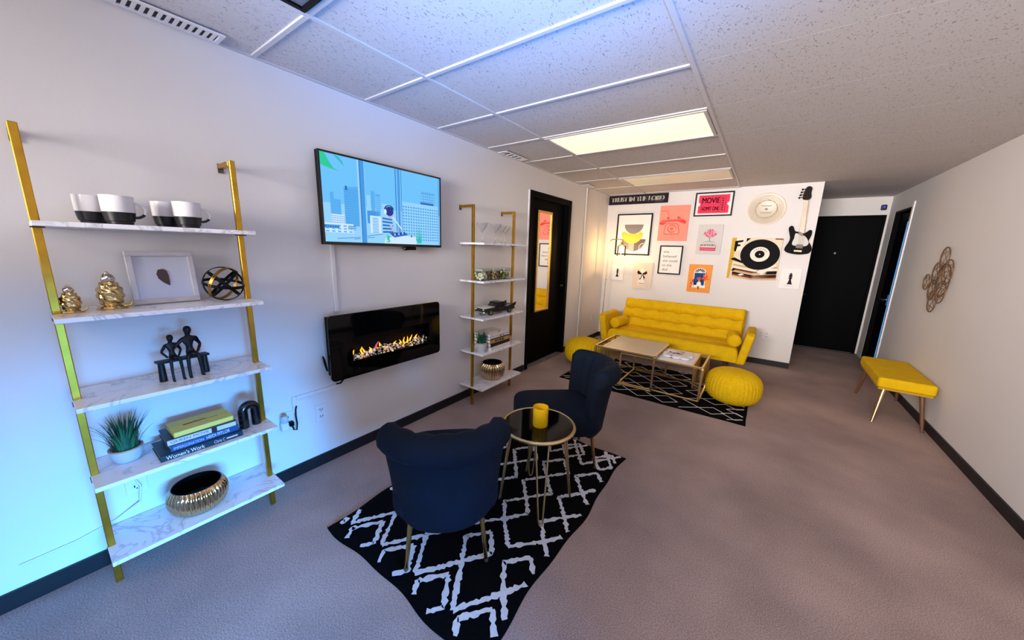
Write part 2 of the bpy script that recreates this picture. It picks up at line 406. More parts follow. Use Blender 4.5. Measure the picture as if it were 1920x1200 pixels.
# ---- door_3: black door in the right wall, glowing strip standing in for light through its crack
d3 = struct(B(W+.05, W+.09, 5.87, RD1-.03, .01, 2.08).build('door_3', BLACKP))
MB().box(W+.001, W+.10, RD1-.03, RD1-.001, 0, 2.108).box(W+.001, W+.10, RD0+.001, RD0+.04, 0, 2.108).box(W+.001, W+.10, RD0+.04, RD1-.03, 2.08, 2.108).build('door_frame', BLACKP, d3, bevel=.003)
B(W+.05, W+.09, RD0+.04, 5.855, .01, 2.08).build('side_panel', BLACKP, d3)
B(W+.046, W+.06, 5.856, 5.869, .01, 1.95).build('glow_strip', mat('blue_glow_strip', '2f8fe0', .5, emit=.7), d3)
MB().box(W+.04, W+.05, 5.90, 5.94, .86, 1.0).cyl((W+.045, 5.92, .935), (W-.01, 5.92, .935), .009).cyl((W-.01, 5.925, .935), (W-.01, 5.80, .935), .009).build('door_lever', mat('chrome', 'c8c8cc', .15, 1), d3, smooth=True)
struct(MB().box(W-.012, W, RD0-.05, RD0, 0, 2.16).build('trim_3', MATS['white_trim']))
# alarm sensor above the hallway door
t = thing('motion_sensor', 'small dark blue sensor box above the hallway door', 'sensor', (3.50, YH, 2.165))
MB().box(-.03, .03, -.05, 0, 0, .075).build('housing', mat('navy_plastic', '10173a', .3), t, bevel=.012, seg=3)
MB().sphere((0, -.05, .04), .013).build('lens', mat('blue_led', '2a4be0', .2, emit=.6), t, smooth=True)
# ------------------------------------------------------------------ left wall: television, fireplace, cables
FL = lambda u, v, w: (w, u, v)                  # on the left wall: u along +Y, v up, w out of the wall
tv = thing('wall_television', 'wall mounted television showing a pale blue city skyline with a seated musician', 'television', (0, .245, 1.448))
tw, thh = .932, .532
MB().box(.045, .078, 0, tw, 0, thh).build('casing', BLKPL, tv, bevel=.004)
m = MB(); b_ = .011
m.box(.078, .083, 0, tw, 0, .018).box(.078, .083, 0, tw, thh-b_, thh).box(.078, .083, 0, b_, .018, thh-b_).box(.078, .083, tw-b_, tw, .018, thh-b_)
m.build('bezel', mat('gloss_black', '0a0a0c', .2, coat=.3), tv)
MB().box(.002, .045, .3, .62, .15, .38).build('wall_bracket', BLKPL, tv)
def em(n, c, s=.68): return mat('screen_'+n, c, .25, emit=s, spec=.3)
SC = [em('sky', '6cc3fb'), em('pale', '93d3fb'), em('mist', '55aef0'), em('mid', '3f97e2'), em('deep', '2a66c0'), em('navy', '16318a'), em('green', '22c99a'), em('teal', '2fb8c0'), em('white', 'cfeaff'), em('skin', 'b9b4e4')]
for s_ in SC:
    s_.node_tree.nodes['Principled BSDF'].inputs['Base Color'].default_value = (.01, .01, .012, 1)
u0, u1, v0, v1 = b_, tw-b_, .018, thh-b_
def F(s, t, w): return FL(u0+s*(u1-u0), v0+t*(v1-v0), .0795+w*.0002)
im = MB()
im.poly(rect(0, 1, 0, 1), F, 0, 0)
im.poly(rect(0, 1, 0, .45), F, 1, 1)
def bld(s0, s1, t0, t1, c, wc=None, nx=5, ny=9, w=2, slant=0):
    im.poly([(s0, t0), (s1, t0), (s1, t1), (s0, t1-slant)], F, w, c)
    if wc is not None:
        for i in range(nx):
            for j in range(ny):
                a = s0+(s1-s0)*(i+.2)/nx; b = t0+(t1-t0)*(j+.2)/ny*.92
                im.poly(rect(a, a+(s1-s0)/nx*.55, b, b+(t1-t0)/ny*.45), F, w+1, wc)
bld(.05, .075, .3, .575, 2); bld(.075, .12, .3, .50, 2); bld(.145, .25, .2, .68, 2, 3, 9, 16, 3, .03)
bld(.155, .17, .62, .67, 4, w=5)
bld(.31, .34, .3, .60, 1); bld(.345, .375, .3, .66, 2); bld(.38, .42, .3, .63, 2, 1, 3, 12); bld(.43, .5, .3, .52, 1)
bld(.31, .41, .25, .41, 3, w=3); bld(.33, .42, .13, .35, 8, 2, 1, 10, 4)
bld(.80, .94, .45, .765, 2, 1, 6, 8, 2); bld(.61, .98, .05, .585, 1, 3, 15, 12, 4); bld(.79, .93, .585, .615, 4, w=4)
bld(.05, .14, .22, .325, 8, 3, 8, 4, 5); bld(0, .2, .11, .22, 8, 2, 5, 3, 5); bld(0, .1, .16, .20, 3, 4, 6, 1, 6); bld(.16, .22, .15, .20, 3, 8, 5, 2, 6)
im.strip([(.08, .04), (.22, .06), (.45, .13)], .006, F, 8, 4, 0); im.strip([(.2, .04), (.36, .075)], .006, F, 8, 4, 0)
for a, b, c in ((.247, .262, 1), (.262, .268, 4), (.268, .298, 3), (.298, .302, 1), (.552, .558, 4), (.562, .592, 3), (.565, .572, 1), (.604, .608, 4), (.985, .99, 4)):
    im.poly(rect(a, b, 0, 1), F, 9, c)
im.poly([(.44, .0), (.74, .0), (.735, .11), (.60, .12), (.45, .07)], F, 10, 8)                 # desk
im.poly([(.428, .30), (.455, .37), (.50, .345), (.535, .26), (.53, .17), (.50, .10), (.43, .12), (.425, .2)], F, 11, 1)   # musician
for j in range(5): im.poly([(.43, .14+.045*j), (.53-.004*j, .15+.04*j), (.53-.004*j, .17+.04*j), (.43, .163+.045*j)], F, 12, 4)
im.poly(circ(.503, .40, .026, .05, 20), F, 12, 9); im.poly(circ(.492, .43, .036, .062, 24), F, 13, 5)
im.poly([(.475, .34), (.505, .335), (.51, .40), (.48, .40)], F, 12, 9)
im.strip(circ(.49, .43, .04, .075, 16, .4, 2.9), .012, F, 14, 5); im.poly(circ(.456, .42, .012, .035, 12), F, 14, 8)
im.strip([(.52, .36), (.60, .2)], .012, F, 14, 8); im.strip([(.5, .25), (.53, .16), (.6, .15)], .022, F, 14, 9)
im.poly([(.48, .15), (.62, .165), (.66, .13), (.53, .085)], F, 15, 4)
for i in range(7): im.poly(rect(.51+.018*i, .521+.018*i, .105+.006*i, .135+.006*i), F, 16, 1 if i % 2 else 5)
im.poly(rect(.685, .695, .10, .13), F, 16, 5)
for i in range(16):
    x = .45+.03*random.random(); y = random.uniform(.01, .11); im.poly([(x, y), (x+.012, y+.02), (x+.018, y)], F, 17, 6)
for i in range(9):
    x = .75+.004*i; im.poly([(x, .02), (x+.008, .02), (x+.02*(i-4)*.3, .16+.13*math.sin(PI*i/8))], F, 17, 6 if i % 2 else 7)
im.poly([(0, 1), (.028, 1), (.06, .90), (.085, .845), (.12, .82), (.06, .835), (0, .86)], F, 18, 6)
im.poly([(.085, 1), (.12, .985), (.145, .94), (.155, .885), (.13, .93), (.105, .965)], F, 18, 7)
im.build('screen', SC, tv)
m = MB(); m.cyl((.07, .60, -.012), (.07, .68, -.012), .012).tube([(.06, .6, .0), (.06, .57, -.012), (.06, .59, -.024), (.06, .63, -.022)], .004, 8)
m.build('mount_lever', BLKPL, tv, smooth=True)
m = MB()
tag(B(0, .012, .318, .342, 1.02, 1.50).build('cable_cover', WHITEP, bevel=.003), 'thin white vertical cable cover between television and fireplace', 'cable cover')

fp = thing('wall_fireplace', 'black glass electric fireplace hung below the television', 'fireplace', (0, .22, .585))
fw_, fh = .912, .43
oy0, oy1, oz0, oz1 = .15, .80, .105, .27
def rr(u0, u1, v0, v1, r, n=6):
    p = []
    for cx, cyy, a in ((u1-r, v1-r, 0), (u0+r, v1-r, 90), (u0+r, v0+r, 180), (u1-r, v0+r, 270)):
        p += [(cx+r*math.cos(math.radians(a+90*i/n)), cyy+r*math.sin(math.radians(a+90*i/n))) for i in range(n+1)]
    return p
outer = rr(0, fw_, 0, fh, .028)
n_ = len(outer); ins = []
for (a, b) in outer:                            # matching ring on the opening
    ins.append((min(max(a, oy0), oy1), min(max(b, oz0), oz1)))
m = MB()
vs = [FL(a, b, .10) for a, b in outer] + [FL(a, b, .10) for a, b in ins] + [FL(a, b, .088) for a, b in outer] + [FL(a, b, .088) for a, b in ins]
fs = []
for i in range(n_):
    j = (i+1) % n_
    fs += [(i, j, n_+j, n_+i), (2*n_+i, 2*n_+j, j, i), (n_+i, n_+j, 3*n_+j, 3*n_+i), (2*n_+j, 2*n_+i, 3*n_+i, 3*n_+j)]
m.add(vs, fs); m.build('glass_front', BGLASS, fp)
m = MB()
m.box(.002, .01, .03, fw_-.03, .02, fh-.02).box(.01, .088, .03, .05, .02, fh-.02).box(.01, .088, fw_-.05, fw_-.03, .02, fh-.02)
m.box(.01, .088, .05, fw_-.05, .02, .04).box(.01, .088, .05, fw_-.05, fh-.04, fh-.02).box(.01, .1, oy0-.01, oy1+.01, oz0-.02, oz0)
m.build('housing', BLKPL, fp)
rng = random.Random(3); cm = [mat('crystal_clear', 'e6dfd4', .08, emit=.25, ecol='ffe9c8'), mat('crystal_grey', '8d8a8c', .1, emit=.06), mat('crystal_amber', 'd89a3a', .1, emit=.5, ecol='ff9a30'), mat('crystal_dark', '3a2f2c', .2)]
m = MB()
for i in range(420):
    y = rng.uniform(oy0+.006, oy1-.006); x = rng.uniform(.03, .092); top = .045 + .012*math.sin(y*19)
    z = oz0 + top*rng.uniform(0, 1); r = rng.uniform(.005, .011)
    vs = [(x+r*rng.uniform(-1, 1), y+r*rng.uniform(-1, 1), z+r*rng.uniform(-1, 1)) for _ in range(6)]
    m.add(vs, [(0, 1, 2), (0, 2, 3), (0, 3, 4), (0, 4, 1), (5, 2, 1), (5, 3, 2), (5, 4, 3), (5, 1, 4)], rng.choice([0, 0, 0, 1, 1, 2, 3]))
o = m.build('crystal_bed', cm, fp); o['kind'] = 'stuff'
FLAME = mat('flame', 'ff9a1c', .5, emit=1.6, ecol='ffa020')
FLAMEP = mat('pink_flame', 'e0407a', .5, emit=.7)
for i, (y, h_) in enumerate([(.17, .03), (.235, .05), (.265, .036), (.30, .03), (.345, .045), (.38, .03), (.50, .024), (.545, .036), (.58, .055), (.612, .05), (.645, .045), (.7, .03)]):
    zf = oz0+.04+.012*math.sin(y*19); s1, s2 = rng.uniform(-.014, .014), rng.uniform(-.02, .02); xx = rng.uniform(.045, .07)
    MB().tube([(xx, y, zf), (xx, y+s1*.4, zf+h_*.25), (xx, y+s1, zf+h_*.5), (xx, y+s1+s2*.6, zf+h_*.75), (xx, y+s1+s2, zf+h_)], [.004, .006, .005, .003, .0008], 8).build('flame', FLAMEP if i == 4 else FLAME, fp, smooth=True)
MB().tube([(.05, .0, .07), (.05, -.012, .13), (.05, -.02, .17)], [.006, .008, .005], 8).build('side_lever', BLKPL, fp, smooth=True)
m = MB().tube([(.04, .105, .02), (.04, .105, -.02), (.03, .09, -.045), (.012, .07, -.05)], .006, 8)
m.build('power_lead', BLKPL, fp, smooth=True)
# surface raceway carrying the lead to the socket
t = thing('wire_channel', 'white wire channel stepping down the wall under the fireplace', 'wire channel', (0, 0, 0))
MB().box(0, .012, .04, .31, .505, .53).build('channel', WHITEP, t, bevel=.003).rotation_euler = (0, 0, 0)
MB().box(0, .012, .015, .04, .43, .53).build('channel_drop', WHITEP, t, bevel=.003)
t.rotation_euler = (0, 0, 0)

OUTD = mat('socket_dark', '1c1a1f', .5)
def outlet(name, label, loc, rz=0, gang=1, holes=True):
    """plate facing local +X"""
    t = thing(name, label, 'outlet', loc, rz, 'wall outlets')
    hw = .036*gang
    MB().box(0, .006, -hw, hw, 0, .115).build('cover_plate', WHITEP, t, bevel=.003)
    for g in range(gang):
        c = (g-(gang-1)/2)*.072
        for z in (.034, .08):
            s_ = MB().box(.005, .0085, c-.017, c+.017, z-.014, z+.014).build('socket', WHITEP, t, bevel=.003)
            MB().box(.0085, .0092, c-.009, c-.005, z-.004, z+.008).box(.0085, .0092, c+.005, c+.009, z-.004, z+.008).cyl((.0085, c, z-.009), (.0093, c, z-.009), .003, n=8).build('slot', OUTD, s_)
    return t
outlet('wall_outlet', 'white wall outlet with empty sockets below the fireplace', (0, .18, .31))
outlet('wall_outlet', 'white wall outlet holding a plugged in air freshener beside the left shelf', (0, -.02, .33))
outlet('wall_outlet', 'white wall outlet low behind the left shelf with a thin cord', (0, -.66, .29))
outlet('wall_outlet', 'outlet on the thin pipe of the far left wall', (0.014, 4.09, .33))
outlet('wall_outlet', 'outlet on the left wall between pipe and floor lamp', (0, 4.62, .33))
outlet('wall_outlet', 'double wall outlet in the shadow beside the sofa', (2.34, D, .355), -PI/2, 2)
t = thing('air_freshener', 'small white plug in air freshener with an amber lid beside a black plug', 'air freshener', (.012, -.045, .40))
MB().box(0, .035, -.02, .02, -.055, .0).build('body', WHITEP, t, bevel=.008, seg=3)
MB().lathe([(.016, 0), (.019, .01), (.019, .035), (.015, .042)], 16, (.028, 0, 0)).build('bottle', mat('milky_glass', 'd8dce4', .2, trans=.4), t, smooth=True)
MB().lathe([(.012, .042), (.012, .052), (.003, .053)], 16, (.028, 0, 0)).build('cap', mat('tan_cap', 'b08a5c', .5), t, smooth=True)
t = thing('power_plug', 'black plug with a looped black cord left of the empty outlet', 'plug', (.009, -.005, .372))
MB().box(0, .03, -.012, .012, -.014, .014).build('plug_body', BLKPL, t, bevel=.005)
MB().tube([(.025, 0, -.01), (.035, .004, -.035), (.03, .02, -.045), (.02, .03, -.01), (.016, .028, .04), (.012, .032, .08), (.008, .04, .1)], .0045, 8).build('cord', BLKPL, t, smooth=True)
tag(MB().tube([(.012, -.66, .36), (.03, -.65, .33), (.02, -.66, .25), (.006, -.74, .20), (.006, -.86, .175), (.006, -1.0, .17)], .004, 8).build('white_cord', WHITEP, smooth=True), 'thin white cord drooping from the outlet behind the left shelf', 'cord')
tag(MB().tube([(.012, 4.05, 0.0), (.012, 4.05, H-.01)], .011, 10).build('wall_pipe', mat('cream_pipe', 'd8d2c6', .5, var=.02), smooth=True), 'thin cream painted pipe running up the far left wall', 'pipe')

# ------------------------------------------------------------------ ladder shelves
ZB = [.18, .515, .84, 1.172, 1.50]; DEP = .29
def ladder(label, yl, yr, loc):
    t = thing('ladder_shelf', label, 'shelf', loc, 0, 'white and gold wall shelves')
    w = yr-yl; px = .155
    for z in ZB:
        bo = B(.004, DEP, -.012, w+.022, z-.018, z).build('board', MARBLE, t, bevel=.003, seg=2)
    for y in (0, w):
        pl = MB().box(px-.011, px+.011, y-.011, y+.011, 0, 1.815).build('pole', GOLD, t, bevel=.002, seg=1)
        ar = MB().box(.006, px-.011, y-.011, y+.011, 1.793, 1.815).build('wall_arm', GOLD, t, bevel=.002, seg=1)
        MB().box(.0, .006, y-.011, y+.011, 1.775, 1.818).build('wall_plate', mat('steel_plate', '6c6257', .4, .9), ar)
        for z in ZB: MB().box(px-.026, px+.026, y-.014, y+.018, z-.022, z-.018).build('collar', mat('dark_collar', '3b3022', .4, .8), pl)
    return t
ladder('white marble and gold ladder shelf at the left, holding black and white mugs on top', -.772, -.187, (0, -.772, 0))
ladder('white marble and gold ladder shelf between fireplace and black door, martini glasses on top', 1.478, 2.073, (0, 1.478, 0))

# ---- things on the left shelf
MUGW = mat('mug_white', 'd9d5d6', .3, coat=.3); MUGB = mat('mug_black', '0b0b0f', .4)
def mug():
    t = thing('mug', '', 'mug', (0, 0, 0), 0, 'two tone mugs on the top board')
    MB().lathe([(.0, .046), (.043, .046), (.045, .05), (.046, .106), (.0435, .106), (.041, .055), (.0, .05)], 36).build('upper_cup', MUGW, t, smooth=True)
    MB().lathe([(.0, 0), (.034, 0), (.036, .012), (.0395, .014), (.0445, .046), (.0, .0461)], 36).build('lower_cup', MUGB, t, smooth=True)
    pts = [(0, .042+.030*math.sin(a)**1, .056+.027*math.cos(a)) for a in [PI*i/12 for i in range(13)]]
    h = MB().tube(pts[:9], .0048, 8).build('handle', MUGW, t, smooth=True)
    MB().tube(pts[8:], .0049, 8).build('handle_tip', MUGB, h, smooth=True)
    return t
mg = mug(); mg.location = (.20, -.575, 1.50); mg['label'] = 'two tone mug in front of the leftmost pair on the top board'; mg.rotation_euler = (0, 0, -.25)
copy_tree(mg, (.09, -.632, 1.50), -.2, 'two tone mug at the back of the leftmost pair')
copy_tree(mg, (.20, -.377, 1.50), -.25, 'two tone mug in front, nearest the gold pole')
copy_tree(mg, (.095, -.424, 1.50), -.2, 'two tone mug behind the one nearest the gold pole')
# gold lumpy figurine
FOIL = mat('gold_foil', 'cbb07a', .12, 1, var=.15, vscale=30)
def figurine(label, loc, sc):
    t = thing('figurine', label, 'ornament', loc)
    rg = random.Random(5); m = MB()
    m.sphere((0, 0, .062*sc), .042*sc, .038*sc, .06*sc, 48, 32, fn=lambda a, p: 1+.07*math.sin(9*a+6*p)*math.cos(p)+.07*math.sin(13*p+2*a))
    m.build('body', FOIL, t, smooth=True)
    MB().sphere((0, 0, .128*sc), .022*sc, .02*sc, .022*sc, 24, 16, fn=lambda a, p: 1+.12*math.sin(5*a+3*p)).sphere((.0, .0, .152*sc), .007*sc).build('head', mat('silver_foil', 'cfc4b4', .12, 1, var=.15, vscale=30), t, smooth=True)
    m = MB()
    m.lathe([(0, 0), (.045*sc, 0), (.048*sc, .006*sc), (.043*sc, .014*sc), (0, .02*sc)], 28).build('base', FOIL, t, smooth=True)
    m = MB().tube([(.02*sc, .035*sc, .012*sc), (.03*sc, .052*sc, .016*sc), (.025*sc, .058*sc, .03*sc)], [.008*sc, .006*sc, .003*sc], 8); m.build('tail', FOIL, t, smooth=True)
figurine('shiny gold lumpy figurine with a silver head left of the feather frame', (.13, -.632, 1.172), .93)
figurine('smaller gold ornament at the far left of the second board', (.15, -.735, 1.172), .65)
# feather frame
t = thing('picture_frame', 'pale whitewashed frame with a small brown feather leaning on the wall', 'picture', (.075, -.46, 1.172), 0)
tilt = .16
fr = bpy.data.objects
def lean(u, v, w): return (w*math.cos(tilt)-v*math.sin(tilt), u, v*math.cos(tilt)+w*math.sin(tilt))
WASH = mat('whitewashed_wood', 'c9c4c6', .7, var=.08, vscale=25, bump=.2, bscale=60)
m = MB(); hw_ = .108
for a, b, c, d in ((-hw_, hw_, 0, .02), (-hw_, hw_, .206, .226), (-hw_, -hw_+.02, .02, .206), (hw_-.02, hw_, .02, .206)): m.prism(rect(a, b, c, d), lean, 0, .018)
m.build('frame', WASH, t, bevel=.002, seg=1)
MB().prism(rect(-hw_+.018, hw_-.018, .018, .208), lean, .002, .008).build('mount', mat('pale_mount', 'c8c9d4', .6), t)
MB().prism([(.0, .15), (-.016, .146), (-.022, .128), (-.018, .108), (-.004, .09), (.014, .076), (.016, .09), (.016, .12), (.012, .142)], lean, .008, .012).build('feather', mat('brown_feather', '4d3a38', .7, var=.1), t)
# ring orb
t = thing('ring_orb', 'open sphere of black metal rings with one gold band', 'ornament', (.145, -.272, 1.172))
R_ = .080
def band(nx, ny, nz, mname, name):
    n = Vector((nx, ny, nz)).normalized(); a = n.orthogonal().normalized(); b = n.cross(a); m = MB(); vs = []; K = 48
    for i in range(K):
        d = a*math.cos(2*PI*i/K)+b*math.sin(2*PI*i/K)
        for r, h in ((R_, -.0065), (R_, .0065), (R_-.003, .0065), (R_-.003, -.0065)): vs.append(d*r+n*h+Vector((0, 0, R_)))
    fs = [(4*i+j, 4*i+(j+1) % 4, 4*((i+1) % K)+(j+1) % 4, 4*((i+1) % K)+j) for i in range(K) for j in range(4)]
    return m.add(vs, fs).build(name, mname, t, smooth=True)
band(1, .1, .25, BLKPL, 'ring'); band(.15, .75, -.7, BLKPL, 'ring'); band(-.1, -.75, -.72, BLKPL, 'ring'); band(.2, .1, 1, BLKPL, 'ring')
band(.75, .55, -.35, mat('antique_gold', 'a8813c', .35, .9), 'gold_ring')
# two figures on a bench
t = thing('bench_sculpture', 'black sculpture of two slim figures sitting together on a bench', 'sculpture', (.15, -.457, .84), .12)
BRZ = mat('black_bronze', '0b0b10', .45, .3, var=.3, vscale=40)
m = MB(); m.box(-.022, .022, -.09, .09, .082, .092); m.build('bench_top', BRZ, t, bevel=.002)
for y in (-.075, .075): MB().cyl((0, y, 0), (0, y, .083), .014, .011, 12).build('bench_leg', BRZ, t, smooth=True)
def seated(y, s, name, arm):
    pts, rad, ed = [], [], []
    def P_(x, yy, z, r): pts.append((x, y+yy, .09+z)); rad.append(r); return len(pts)-1
    hip = P_(0, 0, .012*s, .016*s); waist = P_(0, 0, .04*s, .011*s); ch = P_(-.002, 0, .068*s, .017*s); nk = P_(-.002, 0, .088*s, .007*s); ed += [(hip, waist), (waist, ch), (ch, nk)]
    h1 = P_(0, 0, .099*s, .010*s); h2 = P_(0, .001, .110*s, .0145*s); h3 = P_(0, .001, .121*s, .0145*s); h4 = P_(0, .001, .131*s, .007*s); ed += [(nk, h1), (h1, h2), (h2, h3), (h3, h4)]
    for sg in (-1, 1):
        k = P_(.03, sg*.018*s, .008*s, .008*s); f = P_(.033, sg*.02*s, -.05, .006*s); g = P_(.036, sg*.02*s, -.088, .006*s); g2 = P_(.05, sg*.022*s, -.088, .005*s)
        ed += [(hip, k), (k, f), (f, g), (g, g2)]
        sh = P_(0, sg*.022*s, .076*s, .009*s); ed.append((ch, sh))
        if arm == sg: e = P_(0, sg*.040*s, .055*s, .006*s); w_ = P_(0, sg*.058*s, .035*s, .005*s)
        else: e = P_(-.004, sg*.038*s, .045*s, .006*s); w_ = P_(.012, sg*.02*s, .014*s, .005*s)
        ed += [(sh, e), (e, w_)]
    me = bpy.data.meshes.new(name); me.from_pydata(pts, ed, []); me.materials.append(BRZ)
    o = bpy.data.objects.new(name, me); COL.objects.link(o); o.parent = t
    o.modifiers.new('skin', 'SKIN'); 
    for i, sv in enumerate(me.skin_vertices[0].data): sv.radius = (rad[i], rad[i]); sv.use_root = (i == 0)
    sb = o.modifiers.new('sub', 'SUBSURF'); sb.levels = 2; sb.render_levels = 2
    return o
seated(-.034, .86, 'small_figure', 0); seated(.028, 1.08, 'tall_figure', -1)
# potted grass
GREEN = [mat('grass_green', '1f6a3c', .6, var=.2), mat('grass_dark', '164f38', .6, var=.2), mat('grass_blue', '2a5c50', .6, var=.2)]
POTW = mat('pale_ceramic', 'b9bcc2', .4, var=.03)
def potted(label, loc, r, h, gh, nbl, seed):
    t = thing('potted_grass', label, 'plant', loc)
    MB().lathe([(0, 0), (r*.62, 0), (r*.78, h*.15), (r*.97, h*.6), (r, h), (r*.9, h), (r*.88, h*.8), (0, h*.8)], 36).build('pot', POTW, t, smooth=True)
    MB().lathe([(r*.9, h*.96), (r*1.01, h*.94), (r*1.015, h*1.03), (r*.9, h*1.03), (r*.89, h*.97)], 36).build('rim', mat('copper_rim', 'a98a78', .5), t, smooth=True)
    rg = random.Random(seed); m = MB()
    for i in range(nbl):
        a = rg.uniform(0, 2*PI); q = r*.75*math.sqrt(rg.random()); ln = gh*rg.uniform(.55, 1); bend = rg.uniform(.1, .55)*ln*(.4+q/r)
        x, y = q*math.cos(a), q*math.sin(a); w = .0035*rg.uniform(.7, 1.3); dx, dy = math.cos(a), math.sin(a); vs = []; K = 4
        for k in range(K+1):
            f = k/K; px, py, pz = x+dx*bend*f*f, y+dy*bend*f*f, h*.8+ln*f*(1-.25*f*bend/ln)
            ww = w*(1-f)**.6; vs += [(px-dy*ww, py+dx*ww, pz), (px+dy*ww, py-dx*ww, pz)]
        m.add(vs, [(2*k, 2*k+1, 2*k+3, 2*k+2) for k in range(K)], rg.randrange(3))
    m.build('grass', GREEN, t)
potted('green potted grass in a pale bowl at the left end of its board', (.12, -.675, .515), .052, .062, .17, 170, 1)
# books
def book(name, label, loc, rz, w, d, h, cover, pages, group, spine=None, top=None):
    """spine along local +X face... width w along Y (spine length), depth d along X, spine at +X"""
    t = thing(name, label, 'book', loc, rz, group)
    c = .003
    MB().box(-d/2, d/2, -w/2, w/2, 0, c).box(-d/2, d/2, -w/2, w/2, h-c, h).box(d/2-c, d/2, -w/2, w/2, c, h-c).build('cover', cover, t)
    MB().box(-d/2+.004, d/2-c, -w/2+.004, w/2-.004, c, h-c).build('pages', pages, t)
    if spine:
        m = MB(); cl = []
        for txt, a, b, mm, lo, hi in spine:
            if mm not in cl: cl.append(mm)
            f_ = lambda u, v, q: (d/2+.0004+q, -w/2+u, v)
            if txt is None: m.poly(rect(a*w, b*w, lo*h, hi*h), f_, -.0002, cl.index(mm))
            else: put_text(m, txt, a*w, b*w, lo*h, hi*h, f_, .0003, cl.index(mm))
        m.build('spine_print', cl, t)
    if top:
        m = MB(); cl = []
        for poly, mm in top:
            if mm not in cl: cl.append(mm)
            m.poly([(x, y) for x, y in poly], lambda u, v, q: (-u*d/2, v*w/2, h+.0004*(1+top.index((poly, mm))*.3)), 0, cl.index(mm))
        m.build('cover_print', cl, t)
    return t
INK = mat('black_ink', '151318', .6); WINK = mat('white_ink', 'e6e6ea', .6); PAGES = mat('book_pages', 'd8d4cc', .8, var=.04, vscale=90)
BKN = mat('cover_dark_teal', '0e2733', .4, var=.2); BKB = mat('cover_blue', '1b4a78', .4, var=.3, vscale=12); BKQ = mat('cover_violet_black', '191420', .4, var=.2); BKY = mat('cover_yellow', 'd7c142', .5, var=.08, vscale=25)
REDI = mat('red_ink', 'a5202a', .6); LIL = mat('lilac_ink', 'c8c2d6', .6)
gB = 'stacked books on the left shelf'; bx0, by0 = .165, -.452; za = .515; ra = .0
book('book', 'dark teal book at the bottom of the left shelf stack', (bx0+.005, by0, za), ra, .29, .175, .026, BKN, PAGES, gB, [("Women's Work", .06, .50, WINK, .15, .85), ('Chris C', .62, .76, LIL, .25, .8), (None, .78, .93, LIL, .35, .6)], [(rect(-.9, -.3, -.9, -.4), mat('cover_ghost', '2a4a58', .5))])
book('book', 'blue book second from the bottom in the left shelf stack', (bx0-.004, by0+.012, za+.026), ra+.03, .245, .155, .026, BKB, PAGES, gB, [('IMPERSONATION', .04, .46, LIL, .2, .7), ('HEIDI PITLOR', .50, .86, WINK, .2, .8)])
book('book', 'black and lilac book under the yellow one', (bx0-.006, by0+.008, za+.052), ra-.02, .25, .15, .026, BKQ, PAGES, gB, [(None, .02, .62, LIL, .06, .94), (None, .70, .99, LIL, .1, .9), ('QUEEN MOVE', .06, .58, BKQ, .3, .75)])
book('book', 'yellow book lying on top of the left shelf stack', (bx0-.012, by0+.018, za+.078), ra+.02, .215, .135, .022, BKY, PAGES, gB, [(None, .02, .98, mat('spine_yellow', 'e2cf62', .5), .05, .95)], [([(-.15, -.55), (.05, -.6), (.1, .15), (-.05, .2)], REDI), (rect(-.12, -.06, .15, .6), INK)])
# black arch
t = thing('arch_ornament', 'glossy black U shaped arch standing beside the books', 'ornament', (.175, -.248, .515), .15)
pts = [(0, -.028, .022)] + [(0, -.028, .07)] + [(0, -.028*math.cos(a), .088+.028*math.sin(a)) for a in [PI*i/14 for i in range(15)]] + [(0, .028, .07), (0, .028, .022)]
pts[0] = (0, -.028, 0); pts[-1] = (0, .028, 0)
MB().tube(pts, .0205, 20).build('arch', mat('black_ceramic', '0a0a0d', .25, coat=.4), t, smooth=True)
# ribbed bowls
def ribbowl(label, loc, r, h, nr=18, amp=.06):
    t = thing('ribbed_bowl', label, 'bowl', loc, 0, 'ribbed champagne bowls on the lowest boards')
    prof = [(0, 0), (r*.60, 0), (r*.74, h*.03), (r*.9, h*.18), (r*.99, h*.42), (r*1.0, h*.62), (r*.96, h*.80), (r*.88, h*.94), (r*.83, h)]
    MB().lathe(prof, 216, rib=lambda a, i: (amp*abs(math.sin(nr*a))-amp/2)*(1 if 1 < i < 8 else .2)).build('outer_shell', CHROMEG, t, smooth=80)
    MB().lathe([(r*.83, h), (r*.80, h), (r*.86, h*.7), (r*.84, h*.3), (r*.5, h*.07), (0, h*.06)], 72).build('inside', mat('bowl_inside', '090708', .35, .3), t, smooth=True)
    return t
ribbowl('ribbed champagne metal bowl with a dark inside on the left shelf', (.150, -.482, .18), .112, .125)
rb2 = ribbowl('ribbed champagne metal bowl low on the shelf beside the door', (.155, 1.775, .18), .118, .165, 14, .13)

# ---- things on the right shelf
def martini():
    t = thing('martini_glass', '', 'glass', (0, 0, 0), 0, 'stemmed glasses on the top board')
    MB().lathe([(0, 0), (.034, 0), (.034, .002), (.006, .005), (.003, .02), (.003, .09), (.006, .098), (0, .1)], 28).build('stem', GLASS, t, smooth=True)
    MB().lathe([(0, .098), (.005, .099), (.05, .162), (.052, .170), (.0505, .170), (.048, .162), (.004, .103), (0, .102)], 32).build('bowl', GLASS, t, smooth=True)
    return t
g0 = martini(); g0.location = (.20, 1.548, 1.50); g0['label'] = 'stemmed glass nearest the left gold pole'
for y, x, l in ((1.655, .10, 'stemmed glass standing second from the left pole at the back'), (1.715, .21, 'middle stemmed glass of the five'), (1.855, .17, 'round bowled stemmed glass fourth from the left'), (1.985, .12, 'stemmed glass nearest the right gold pole')):
    copy_tree(g0, (x, y, 1.50), 0, l)
